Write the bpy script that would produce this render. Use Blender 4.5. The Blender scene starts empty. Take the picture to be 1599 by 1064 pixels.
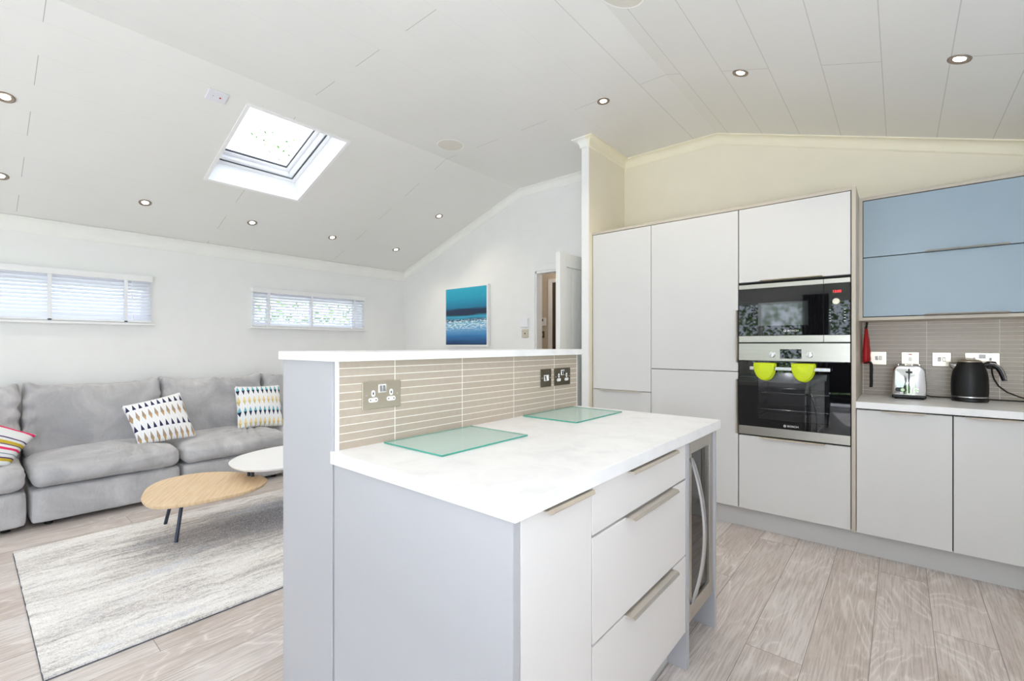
import bpy, bmesh, math, random
from mathutils import Vector, Matrix, noise
random.seed(7)
PI = math.pi
scene = bpy.context.scene
COL = scene.collection

# ------------------------------------------------------------------ camera
YAW = math.radians(40.06)
cam_data = bpy.data.cameras.new('camera')
cam_data.sensor_width = 36.0
cam_data.lens = 720.0 / 1599.0 * 36.0
cam_data.shift_y = 7.0 / 1599.0
cam_data.clip_start = 0.05
cam = bpy.data.objects.new('camera', cam_data)
cam.location = (0, 0, 1.24)
cam.rotation_euler = (PI / 2, 0, YAW)
COL.objects.link(cam)
scene.camera = cam

# ------------------------------------------------------------------ world, exposure
world = bpy.data.worlds.new('sky')
scene.world = world
world.use_nodes = True
bg = world.node_tree.nodes['Background']
bg.inputs[0].default_value = (0.83, 0.91, 1.06, 1)
bg.inputs[1].default_value = 3.4
scene.view_settings.view_transform = 'Standard'
scene.view_settings.look = 'None'
scene.view_settings.gamma = 1.0
scene.view_settings.use_curve_mapping = False
scene.view_settings.exposure = 0.26
scene.cycles.max_bounces = 12
scene.cycles.diffuse_bounces = 8
scene.cycles.transparent_max_bounces = 16
scene.cycles.use_denoising = True
scene.cycles.sample_clamp_indirect = 6.0


def portal(name, loc, rot, sx, sy):
    l = bpy.data.lights.new(name, 'AREA')
    l.shape = 'RECTANGLE'
    l.size = sx
    l.size_y = sy
    l.cycles.is_portal = True
    o = bpy.data.objects.new(name, l)
    o.location = loc
    o.rotation_euler = rot
    COL.objects.link(o)
    return o


# room: x -5.31 .. 1.05, y -3.6 .. 3.97
XL, XR, YB, YR = -5.31, 1.05, 3.97, -3.6
ZF, XA, XB, SL, SR = 2.953, -3.2, -1.133, 0.345, 0.319


def zc(x):
    if x < XA:
        return ZF - SL * (XA - x)
    if x > XB:
        return ZF - SR * (x - XB)
    return ZF


sun = bpy.data.lights.new('sun', 'SUN')
sun.energy = 9.5
sun.angle = math.radians(1.5)
sun.color = (0.92, 0.96, 1.10)
so = bpy.data.objects.new('sun', sun)
so.rotation_euler = (math.radians(40), math.radians(-10), 0)
COL.objects.link(so)
# unseen fill lights added behind the camera to brighten the room off the ceiling
for fx, fy, fz, fw, rx in ((-3.0, -1.3, 0.9, 4.0, 44), (0.45, -0.8, 1.1, 68.0, 20)):
    fl = bpy.data.lights.new('bounce_fill', 'AREA')
    fl.shape = 'DISK'
    fl.size = 1.2
    fl.energy = fw
    fl.color = (0.89, 0.95, 1.09)
    fo = bpy.data.objects.new('bounce_fill', fl)
    fo.location = (fx, fy, fz)
    fo.rotation_euler = (PI + math.radians(-rx), 0, 0)
    COL.objects.link(fo)
portal('rear_daylight', (-2.1, YR - 0.06, 1.1), (PI / 2, 0, PI), 5.6, 2.05)
portal('side_daylight', (XR + 0.1, -1.6, 1.1), (PI / 2, 0, -PI / 2), 3.0, 2.05)


# ------------------------------------------------------------------ node helpers
class Mat:
    def __init__(self, name):
        self.m = bpy.data.materials.new(name)
        self.m.use_nodes = True
        self.nt = self.m.node_tree
        self.b = self.nt.nodes['Principled BSDF']
        self.out = self.nt.nodes['Material Output']
        self._co = None

    def n(self, t, **kw):
        nd = self.nt.nodes.new(t)
        for k, v in kw.items():
            setattr(nd, k, v)
        return nd

    def _set(self, sock, v):
        if hasattr(v, 'links'):
            self.nt.links.new(v, sock)
        elif isinstance(v, (tuple, list)) and len(v) == 3 and sock.type == 'RGBA':
            sock.default_value = (*v, 1)
        else:
            sock.default_value = v

    def math(self, op, a, b=0.0, c=None):
        nd = self.n('ShaderNodeMath', operation=op)
        self._set(nd.inputs[0], a)
        self._set(nd.inputs[1], b)
        if c is not None:
            self._set(nd.inputs[2], c)
        return nd.outputs[0]

    def coord(self, which='Object'):
        if which == 'Object':
            if self._co is None:
                self._co = self.n('ShaderNodeTexCoord').outputs['Object']
            return self._co
        if which == 'UV':
            return self.n('ShaderNodeTexCoord').outputs['UV']

    def xyz(self, which='Object'):
        s = self.n('ShaderNodeSeparateXYZ')
        self.nt.links.new(self.coord(which), s.inputs[0])
        return s.outputs[0], s.outputs[1], s.outputs[2]

    def vec(self, x, y, z):
        c = self.n('ShaderNodeCombineXYZ')
        for i, v in enumerate((x, y, z)):
            self._set(c.inputs[i], v)
        return c.outputs[0]

    def noise(self, vec, scale=1.0, detail=3.0, rough=0.5, dist=0.0):
        nd = self.n('ShaderNodeTexNoise')
        self.nt.links.new(vec, nd.inputs['Vector'])
        nd.inputs['Scale'].default_value = scale
        nd.inputs['Detail'].default_value = detail
        nd.inputs['Roughness'].default_value = rough
        nd.inputs['Distortion'].default_value = dist
        return nd.outputs[0]

    def white(self, vec):
        nd = self.n('ShaderNodeTexWhiteNoise', noise_dimensions='3D')
        self.nt.links.new(vec, nd.inputs['Vector'])
        return nd.outputs['Value']

    def ramp(self, fac, stops, interp='LINEAR'):
        nd = self.n('ShaderNodeValToRGB')
        cr = nd.color_ramp
        cr.interpolation = interp
        while len(cr.elements) < len(stops):
            cr.elements.new(0.5)
        for e, (p, c) in zip(cr.elements, stops):
            e.position = p
            e.color = (*c, 1) if len(c) == 3 else c
        self._set(nd.inputs[0], fac)
        return nd.outputs[0]

    def mix(self, fac, a, b, blend='MIX'):
        nd = self.n('ShaderNodeMix', data_type='RGBA', blend_type=blend)
        self._set(nd.inputs[0], fac)
        self._set(nd.inputs[6], a)
        self._set(nd.inputs[7], b)
        return nd.outputs[2]

    def set(self, **kw):
        names = dict(col='Base Color', rough='Roughness', metal='Metallic', spec='Specular IOR Level', sheen='Sheen Weight',
                     trans='Transmission Weight', coat='Coat Weight', normal='Normal', em='Emission Color', ems='Emission Strength',
                     aniso='Anisotropic', sss='Subsurface Weight')
        for k, v in kw.items():
            self._set(self.b.inputs[names[k]], v)
        return self

    def bump(self, h, strength=0.3, dist=0.01):
        nd = self.n('ShaderNodeBump')
        nd.inputs['Strength'].default_value = strength
        nd.inputs['Distance'].default_value = dist
        self._set(nd.inputs['Height'], h)
        self.nt.links.new(nd.outputs[0], self.b.inputs['Normal'])
        return self


def S(r, g, b):
    def f(c):
        c /= 255.0
        return c / 12.92 if c <= 0.04045 else ((c + 0.055) / 1.055) ** 2.4
    return (f(r), f(g), f(b))


def paint(name, c, rough=0.5, metal=0.0, spec=0.5, mottle=0.03, scale=6.0, bump=0.0, bscale=200.0, coat=0.0, sheen=0.0):
    m = Mat(name)
    n = m.noise(m.coord(), scale, 3)
    lo = tuple(v * (1 - mottle) for v in c)
    hi = tuple(min(1, v * (1 + mottle)) for v in c)
    m.set(col=m.mix(n, lo, hi), rough=rough, metal=metal, spec=spec, coat=coat, sheen=sheen)
    if bump:
        m.bump(m.noise(m.coord(), bscale, 2), bump, 0.002)
    return m.m


def emit(name, c, s):
    m = Mat(name)
    m.set(col=(0, 0, 0), em=c, ems=s)
    return m.m


M = {}
M['wall'] = paint('white_wall_paint', S(238, 238, 237), 0.6, spec=0.3, bump=0.04, bscale=350)
M['cream'] = paint('warm_lit_wall', S(238, 231, 212), 0.6, spec=0.3, bump=0.04, bscale=350)  # kitchen walls: the warm lamplight on them is put into the colour
M['coving'] = paint('coving_paint', S(241, 241, 237), 0.5, spec=0.3)
M['coving_warm'] = paint('warm_lit_coving', S(242, 236, 214), 0.5, spec=0.3)  # kitchen coving, with the same warm light in its colour
M['gloss_white'] = paint('white_gloss_paint', S(240, 240, 240), 0.3)
M['upvc'] = paint('white_plastic', S(238, 239, 242), 0.35)
M['door_white'] = paint('door_paint', S(232, 232, 228), 0.4)
M['cab'] = paint('light_grey_cabinet', S(216, 215, 213), 0.38, spec=0.4, mottle=0.01)
M['island_cab'] = paint('pale_grey_cabinet', S(224, 221, 218), 0.38, spec=0.4, mottle=0.01)
M['greige'] = paint('greige_carcass', S(196, 187, 173), 0.42, mottle=0.015)
M['panel'] = paint('grey_end_panel', S(180, 180, 184), 0.42, mottle=0.01)
M['blue'] = paint('pale_blue_door', S(155, 174, 187), 0.4, mottle=0.015)
M['dark_gap'] = paint('dark_gap', S(45, 44, 43), 0.7)
M['plinth'] = paint('brushed_plinth', S(205, 204, 203), 0.35, metal=0.1)
M['nickel'] = paint('satin_nickel', S(222, 215, 206), 0.38, metal=1.0, mottle=0.02)
M['nickel_plate'] = paint('nickel_plate', S(206, 198, 180), 0.34, metal=0.85, mottle=0.02)
M['steel_plate'] = paint('dark_nickel_plate', S(120, 112, 98), 0.35, metal=0.85)
M['white_plastic'] = paint('socket_plastic', S(245, 245, 245), 0.35)
M['black'] = paint('black_plastic', S(18, 18, 19), 0.4)
M['black_matt'] = paint('black_matt_metal', S(26, 27, 28), 0.45, metal=0.3)
M['chrome'] = paint('chrome', S(225, 225, 226), 0.07, metal=1.0, mottle=0.0)
M['satin'] = paint('satin_chrome', S(214, 214, 216), 0.25, metal=1.0, mottle=0.0)
M['lime'] = paint('lime_silicone', S(205, 224, 20), 0.55, mottle=0.03)
M['red'] = paint('red_nylon', S(196, 26, 34), 0.4, mottle=0.06, scale=40)
M['leg'] = paint('blue_grey_steel_leg', S(58, 66, 82), 0.35, metal=0.4)
M['white_lacquer'] = paint('white_lacquer', S(243, 243, 244), 0.4)
M['enamel'] = paint('oven_enamel', S(95, 95, 97), 0.35, metal=0.3)
M['speaker'] = paint('speaker_grille', S(224, 220, 210), 0.7, bump=0.5, bscale=900)
M['hall'] = paint('beige_hall_wall', S(206, 194, 178), 0.6)
M['dark_door'] = paint('dark_brown_doorway', S(72, 60, 50), 0.6)
M['curtain'] = paint('dark_grey_curtain', S(52, 52, 54), 0.85, sheen=0.3)
M['paving'] = paint('pale_paving', S(205, 200, 196), 0.8, mottle=0.12, scale=9)
M['bark'] = paint('bark', S(96, 80, 64), 0.9, mottle=0.25, scale=20)
M['ring'] = paint('brushed_nickel_ring', S(150, 138, 126), 0.4, metal=0.6)
M['lamp'] = emit('lamp_glow', (1.0, 0.93, 0.82), 14.0)
M['clock'] = emit('red_display', (1.0, 0.03, 0.04), 3.0)
M['panel_back'] = paint('raw_board', S(150, 146, 140), 0.7)


def glass(name, tint, gloss=0.12, rough=0.0, alpha=1.0):
    m = Mat(name)
    m.nt.nodes.remove(m.b)
    tr = m.n('ShaderNodeBsdfTransparent')
    tr.inputs[0].default_value = (*tint, 1)
    gl = m.n('ShaderNodeBsdfGlossy')
    gl.inputs['Roughness'].default_value = rough
    fr = m.n('ShaderNodeFresnel')
    fr.inputs[0].default_value = 1.5
    geo = m.n('ShaderNodeNewGeometry')
    front = m.math('SUBTRACT', 1.0, geo.outputs['Backfacing'])
    f = m.math('MULTIPLY', m.math('MULTIPLY_ADD', fr.outputs[0], 0.9, gloss), front)
    mx = m.n('ShaderNodeMixShader')
    m.nt.links.new(f, mx.inputs[0])
    m.nt.links.new(tr.outputs[0], mx.inputs[1])
    m.nt.links.new(gl.outputs[0], mx.inputs[2])
    m.nt.links.new(mx.outputs[0], m.out.inputs[0])
    return m.m


M['glass'] = glass('clear_glass', (0.97, 0.98, 0.98), 0.0)
M['oven_glass'] = glass('tinted_oven_glass', (0.60, 0.61, 0.63), 0.05)
M['cooler_glass'] = glass('smoked_glass', (0.30, 0.28, 0.27), 0.05)


def black_glass():
    m = Mat('black_glass')
    m.set(col=(0.004, 0.004, 0.005), rough=0.02, spec=0.75)
    return m.m


M['black_glass'] = black_glass()


def brushed():
    m = Mat('brushed_stainless')
    x, y, z = m.xyz()
    n = m.noise(m.vec(m.math('MULTIPLY', x, 3), m.math('MULTIPLY', y, 3), m.math('MULTIPLY', z, 500)), 1, 4)
    m.set(col=m.mix(n, S(178, 174, 166), S(205, 202, 194)), metal=1.0, rough=0.33)
    return m.m


M['steel'] = brushed()


def saver(name, c, tr_amt, rough):
    m = Mat(name)
    tr = m.n('ShaderNodeBsdfTransparent')
    tr.inputs[0].default_value = (0.95, 0.985, 0.97, 1)
    mx = m.n('ShaderNodeMixShader')
    mx.inputs[0].default_value = tr_amt
    m.set(col=c, rough=rough, spec=0.5)
    m.nt.links.new(m.b.outputs[0], mx.inputs[1])
    m.nt.links.new(tr.outputs[0], mx.inputs[2])
    m.nt.links.new(mx.outputs[0], m.out.inputs[0])
    return m.m


M['saver'] = saver('pale_green_glass', S(216, 233, 227), 0.6, 0.12)
M['saver_edge'] = paint('green_glass_edge', S(70, 158, 140), 0.2)


def laminate():
    m = Mat('white_stone_laminate')
    n = m.noise(m.coord(), 9, 6, 0.62, 0.6)
    n2 = m.noise(m.coord(), 60, 3, 0.6)
    c = m.ramp(n, [(0.30, S(228, 229, 230)), (0.48, S(238, 238, 238)), (0.66, S(242, 242, 242)), (0.8, S(233, 234, 235))])
    c = m.mix(m.math('MULTIPLY', n2, 0.10), c, S(205, 205, 203))
    m.set(col=c, rough=0.32, spec=0.45)
    return m.m


M['laminate'] = laminate()


def ceiling_mat():
    m = Mat('white_ceiling_boards')
    u, v, w = m.xyz('UV')
    i = m.math('FLOOR', u)
    fu = m.math('FRACT', u)
    odd = m.math('FLOORED_MODULO', i, 2.0)
    vy = m.math('SUBTRACT', v, m.math('SUBTRACT', 1.55, m.math('MULTIPLY', odd, 1.29)))
    fv = m.math('FLOORED_MODULO', vy, 2.6)
    e = m.math('ABSOLUTE', m.math('SUBTRACT', fu, 0.5))
    g1 = m.math('GREATER_THAN', e, 0.4925)
    g2 = m.math('LESS_THAN', fv, 0.0035)
    right = m.math('GREATER_THAN', u, 0.9)
    g = m.math('MAXIMUM', m.math('MULTIPLY', g1, m.math('MULTIPLY_ADD', right, 0.52, 0.12)), g2)  # seam shade put into the colour, stronger on the kitchen slope as lit
    n = m.noise(m.coord(), 1.2, 3)
    base = m.mix(n, S(226, 226, 222), S(233, 232, 229))
    m.set(col=m.mix(m.math('MULTIPLY', g, 0.55), base, S(120, 118, 112)), rough=0.33, spec=0.4)
    m.bump(m.math('SUBTRACT', 1.0, g), 0.35, 0.002)
    return m.m


M['ceiling'] = ceiling_mat()


def floor_mat():
    m = Mat('whitewashed_oak_floor')
    x, y, z = m.xyz()
    a = m.math('DIVIDE', m.math('ADD', x, 0.489), 0.2)
    i = m.math('FLOOR', a)
    fx = m.math('FRACT', a)
    off = m.math('MULTIPLY', m.white(m.vec(i, 3.0, 1.0)), 1.85)
    b = m.math('DIVIDE', m.math('ADD', y, off), 1.85)
    j = m.math('FLOOR', b)
    fy = m.math('FRACT', b)
    r = m.white(m.vec(i, j, 7.0))
    r2 = m.white(m.vec(j, i, 3.0))
    gx = m.math('GREATER_THAN', m.math('ABSOLUTE', m.math('SUBTRACT', fx, 0.5)), 0.4935)
    gy = m.math('LESS_THAN', fy, 0.0014)
    g = m.math('MAXIMUM', gx, gy)
    rz = m.math('MULTIPLY', r, 40.0)
    # cathedral figure
    big = m.noise(m.vec(m.math('MULTIPLY', x, 3.6), m.math('MULTIPLY', y, 1.05), rz), 1.0, 2.5, 0.45, 0.9)
    rings = m.math('FRACT', m.math('MULTIPLY', big, 15.0))
    line = m.ramp(rings, [(0.0, (1, 1, 1)), (0.16, (0.2, 0.2, 0.2)), (0.5, (0, 0, 0)), (0.86, (0.25, 0.25, 0.25)), (1.0, (1, 1, 1))])
    grain = m.noise(m.vec(m.math('MULTIPLY', x, 150.0), m.math('MULTIPLY', y, 5.0), rz), 1.0, 4.0, 0.6, 0.3)
    blot = m.noise(m.vec(m.math('MULTIPLY', x, 3.0), m.math('MULTIPLY', y, 1.6), rz), 1.4, 3.0, 0.55)
    base = m.ramp(blot, [(0.25, S(168, 153, 144)), (0.5, S(196, 183, 176)), (0.75, S(216, 207, 202))])
    tone = m.ramp(r2, [(0.0, S(201, 190, 181)), (0.5, S(216, 209, 205)), (1.0, S(228, 224, 221))])
    c = m.mix(0.45, base, tone)
    fade = m.ramp(m.noise(m.vec(m.math('MULTIPLY', x, 5.0), m.math('MULTIPLY', y, 2.2), rz), 1.3, 2), [(0.38, (0.15, 0.15, 0.15)), (0.6, (1, 1, 1))])
    c = m.mix(m.math('MULTIPLY', m.math('MULTIPLY', line, fade), 0.72), c, S(236, 229, 224))
    kn = m.noise(m.vec(m.math('MULTIPLY', x, 3.4), m.math('MULTIPLY', y, 1.7), m.math('ADD', rz, 5.0)), 1.6, 4, 0.6)
    c = m.mix(m.math('MULTIPLY', m.ramp(kn, [(0.58, (0, 0, 0)), (0.74, (1, 1, 1))]), 0.5), c, S(156, 132, 112))
    c = m.mix(m.math('MULTIPLY', m.math('GREATER_THAN', grain, 0.55), 0.27), c, S(136, 122, 110))
    c = m.mix(m.math('MULTIPLY', m.math('LESS_THAN', grain, 0.42), 0.3), c, S(228, 222, 216))
    c = m.mix(m.math('MULTIPLY', g, 0.7), c, S(92, 82, 74))
    m.set(col=c, rough=0.42, spec=0.35)
    m.bump(m.math('SUBTRACT', grain, m.math('MULTIPLY', g, 1.5)), 0.12, 0.002)
    return m.m


M['floor'] = floor_mat()


def tile_mat(axis, u0, sheet, name):
    m = Mat(name)
    x, y, z = m.xyz()
    u = y if axis == 'y' else x
    su = m.math('DIVIDE', m.math('SUBTRACT', u, u0), sheet)
    fu = m.math('FRACT', su)
    sv = m.math('DIVIDE', m.math('SUBTRACT', z, 0.9105), 0.0256)
    fv = m.math('FRACT', sv)
    gu = m.math('GREATER_THAN', m.math('ABSOLUTE', m.math('SUBTRACT', fu, 0.5)), 0.4945)
    gv = m.math('GREATER_THAN', m.math('ABSOLUTE', m.math('SUBTRACT', fv, 0.5)), 0.452)
    g = m.math('MAXIMUM', gu, gv)
    row = m.white(m.vec(m.math('FLOOR', su), m.math('FLOOR', sv), 2.0))
    n = m.noise(m.coord(), 45, 4, 0.6)
    c = m.mix(n, S(176, 163, 146), S(196, 184, 168))
    c = m.mix(m.math('MULTIPLY', row, 0.35), c, S(168, 155, 138))
    m.set(col=m.mix(g, c, S(238, 234, 224)), rough=m.math('ADD', 0.35, m.math('MULTIPLY', g, 0.35)))
    m.bump(m.math('SUBTRACT', 1.0, g), 0.4, 0.0015)
    return m.m


M['tile_y'] = tile_mat('y', 0.319, 0.32, 'ribbon_tile_divider')
M['tile_x'] = tile_mat('x', -0.191, 0.3225, 'ribbon_tile_splashback')


def velvet():
    m = Mat('grey_velvet')
    x, y, z = m.xyz()
    n = m.noise(m.coord(), 3.2, 5, 0.6, 0.8)
    n2 = m.noise(m.vec(m.math('MULTIPLY', x, 12), m.math('MULTIPLY', y, 60), m.math('MULTIPLY', z, 12)), 1, 3)
    c = m.ramp(n, [(0.34, S(168, 168, 171)), (0.5, S(187, 186, 188)), (0.66, S(206, 205, 207))])
    c = m.mix(m.math('MULTIPLY', n2, 0.35), c, S(168, 166, 166))
    m.set(col=c, rough=0.85, spec=0.2, sheen=0.45)
    m.b.inputs['Sheen Roughness'].default_value = 0.4
    m.bump(m.noise(m.vec(m.math('MULTIPLY', x, 9), m.math('MULTIPLY', y, 16), m.math('MULTIPLY', z, 7)), 1, 6, 0.62, 1.2), 0.5, 0.02)
    return m.m


M['velvet'] = velvet()


def rug_mat():
    m = Mat('distressed_rug')
    x, y, z = m.xyz()
    wob = m.math('MULTIPLY', m.noise(m.coord(), 3, 2), 0.15)
    xx = m.math('ADD', x, wob)
    st = m.noise(m.vec(m.math('MULTIPLY', xx, 30), m.math('MULTIPLY', y, 3.6), 0.0), 1, 8, 0.74)
    st2 = m.noise(m.vec(m.math('MULTIPLY', x, 130), m.math('MULTIPLY', y, 38), 3.0), 1, 5, 0.8)
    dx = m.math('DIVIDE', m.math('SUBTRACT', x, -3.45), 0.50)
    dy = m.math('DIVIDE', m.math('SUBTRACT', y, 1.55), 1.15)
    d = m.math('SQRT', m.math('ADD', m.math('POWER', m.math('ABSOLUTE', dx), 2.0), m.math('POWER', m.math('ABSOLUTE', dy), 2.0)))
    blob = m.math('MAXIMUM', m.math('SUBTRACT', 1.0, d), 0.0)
    low = m.noise(m.vec(m.math('MULTIPLY', x, 5.0), m.math('MULTIPLY', y, 1.1), 8.0), 1, 4, 0.6)
    t = m.math('ADD', m.math('MULTIPLY', st, 0.58), m.math('MULTIPLY', st2, 0.46))
    t = m.math('ADD', t, m.math('MULTIPLY', m.math('SUBTRACT', 0.5, low), 0.34))
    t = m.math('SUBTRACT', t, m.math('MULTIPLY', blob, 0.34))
    c = m.ramp(t, [(0.24, S(112, 110, 118)), (0.38, S(150, 146, 148)), (0.455, S(192, 186, 181)), (0.51, S(224, 220, 215)), (0.62, S(243, 241, 238))])
    bl = m.noise(m.vec(m.math('MULTIPLY', x, 5.0), m.math('MULTIPLY', y, 1.7), 21.0), 1, 5, 0.65)
    bm = m.ramp(bl, [(0.56, (0, 0, 0)), (0.68, (1, 1, 1))])
    c = m.mix(m.math('MULTIPLY', bm, 0.45), c, S(178, 192, 212))
    sp = m.noise(m.coord(), 190, 3, 0.7)
    c = m.mix(m.math('MULTIPLY', m.math('LESS_THAN', sp, 0.42), 0.30), c, S(142, 138, 138))
    c = m.mix(m.math('MULTIPLY', m.math('GREATER_THAN', sp, 0.53), 0.4), c, S(250, 249, 247))
    m.set(col=c, rough=0.95, spec=0.1, sheen=0.2)
    m.bump(sp, 0.5, 0.004)
    return m.m


M['rug'] = rug_mat()


def oak_mat():
    m = Mat('pale_oak_veneer')
    x, y, z = m.xyz()
    r = m.math('ADD', m.math('MULTIPLY', x, 0.85), m.math('MULTIPLY', y, -0.5))
    s = m.math('ADD', m.math('MULTIPLY', x, 0.5), m.math('MULTIPLY', y, 0.85))
    n = m.noise(m.vec(m.math('MULTIPLY', r, 4), m.math('MULTIPLY', s, 70), 0.0), 1, 5, 0.65, 0.4)
    m.set(col=m.ramp(n, [(0.25, S(206, 172, 132)), (0.5, S(226, 198, 160)), (0.75, S(238, 214, 180))]), rough=0.45, spec=0.35)
    return m.m


M['oak'] = oak_mat()


def diamond_mat(name, teal):
    m = Mat(name)
    u, v, w = m.xyz('UV')
    fu = m.math('ABSOLUTE', m.math('SUBTRACT', m.math('FRACT', m.math('MULTIPLY', u, 10.0)), 0.5))
    fv = m.math('FRACT', m.math('MULTIPLY', v, 2.0))
    # half width of the motif against v: a navy triangle, then a tan diamond
    hw = m.ramp(fv, [(0.0, (0, 0, 0)), (0.22, (1, 1, 1)), (0.50, (0, 0, 0)), (0.60, (0, 0, 0)), (0.605, (1, 1, 1)), (0.88, (0, 0, 0)), (1.0, (0, 0, 0))])
    if teal:
        hw = m.ramp(fv, [(0.0, (0, 0, 0)), (0.22, (1, 1, 1)), (0.46, (0, 0, 0)), (0.5, (0, 0, 0)), (0.72, (1, 1, 1)), (0.94, (0, 0, 0)), (1.0, (0, 0, 0))])
    mask = m.math('LESS_THAN', fu, m.math('MULTIPLY', hw, 0.30))
    if teal:
        c = m.ramp(fv, [(0.0, S(216, 196, 140)), (0.22, S(236, 216, 160)), (0.48, S(38, 48, 74)), (0.72, S(110, 178, 192))], 'CONSTANT')
    else:
        c = m.ramp(fv, [(0.0, S(190, 160, 120)), (0.20, S(170, 150, 130)), (0.48, S(52, 54, 88))], 'CONSTANT')
    edge = m.math('LESS_THAN', m.math('ABSOLUTE', m.math('SUBTRACT', fu, 0.5)), 0.05)
    base = m.mix(m.math('MULTIPLY', edge, 0.25), S(240, 240, 242), S(205, 206, 212))
    m.set(col=m.mix(mask, base, c), rough=0.9, spec=0.15)
    m.bump(m.noise(m.coord(), 400, 2), 0.3, 0.002)
    return m.m


M['cush_a'] = diamond_mat('navy_and_tan_print', False)
M['cush_b'] = diamond_mat('teal_and_yellow_print', True)


def stripe_mat():
    m = Mat('striped_cushion_cloth')
    u, v, w = m.xyz('UV')
    n = m.noise(m.coord(), 6, 2)
    t = m.math('ADD', v, m.math('MULTIPLY', m.math('SUBTRACT', n, 0.5), 0.06))
    W_, P_, V_, Y_, G_ = S(224, 226, 226), S(224, 60, 110), S(92, 68, 110), S(196, 170, 60), S(150, 160, 168)
    c = m.ramp(t, [(0.0, W_), (0.10, Y_), (0.17, V_), (0.20, W_), (0.27, G_), (0.30, W_), (0.38, P_), (0.44, W_), (0.50, V_), (0.52, Y_),
                   (0.60, W_), (0.66, V_), (0.69, W_), (0.90, P_), (0.97, W_)], 'CONSTANT')
    m.set(col=c, rough=0.9, spec=0.15)
    m.bump(m.noise(m.coord(), 300, 2), 0.3, 0.002)
    return m.m


M['stripe'] = stripe_mat()


def sea_mat():
    m = Mat('seascape_paint')
    x, y, z = m.xyz()
    v = m.math('DIVIDE', m.math('SUBTRACT', z, 1.235), 0.71)
    n = m.noise(m.vec(m.math('MULTIPLY', x, 2.5), 0.0, m.math('MULTIPLY', z, 22)), 1, 5, 0.6, 0.5)
    vv = m.math('ADD', v, m.math('MULTIPLY', m.math('SUBTRACT', n, 0.5), 0.09))
    c = m.ramp(vv, [(0.0, S(10, 38, 66)), (0.06, S(14, 70, 120)), (0.16, S(30, 116, 176)), (0.27, S(96, 160, 208)), (0.38, S(120, 186, 214)),
                    (0.44, S(20, 70, 110)), (0.49, S(46, 168, 204)), (0.53, S(8, 34, 62)), (0.61, S(12, 44, 78)), (0.65, S(16, 120, 160)),
                    (0.80, S(26, 156, 190)), (1.0, S(44, 178, 206))])
    foam = m.noise(m.vec(m.math('MULTIPLY', x, 20), 0.0, m.math('MULTIPLY', z, 62)), 1, 8, 0.72)
    band = m.ramp(v, [(0.24, (0, 0, 0)), (0.33, (1, 1, 1)), (0.42, (1, 1, 1)), (0.46, (0, 0, 0))])
    f = m.math('MULTIPLY', m.math('GREATER_THAN', foam, 0.52), band)
    m.set(col=m.mix(f, c, S(226, 240, 244)), rough=0.35)
    return m.m


M['sea'] = sea_mat()


def leaf_mat():
    m = Mat('leaves')
    n = m.noise(m.coord(), 2.5, 3)
    m.set(col=m.ramp(n, [(0.3, S(52, 84, 38)), (0.5, S(98, 134, 60)), (0.7, S(164, 184, 110))]), rough=0.6)
    return m.m


M['leaf'] = leaf_mat()


def grass_mat():
    m = Mat('lawn')
    n = m.noise(m.coord(), 5, 6, 0.7)
    m.set(col=m.mix(n, S(72, 100, 44), S(130, 158, 82)), rough=0.9)
    return m.m


M['grass'] = grass_mat()


def slat_mat():
    m = Mat('white_blind_slat')
    tl = m.n('ShaderNodeBsdfTranslucent')
    tl.inputs[0].default_value = (0.97, 0.97, 1.0, 1)
    mx = m.n('ShaderNodeMixShader')
    mx.inputs[0].default_value = 0.34
    m.set(col=S(238, 239, 244), rough=0.4)
    m.nt.links.new(m.b.outputs[0], mx.inputs[1])
    m.nt.links.new(tl.outputs[0], mx.inputs[2])
    m.nt.links.new(mx.outputs[0], m.out.inputs[0])
    return m.m


M['slat'] = slat_mat()


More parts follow.
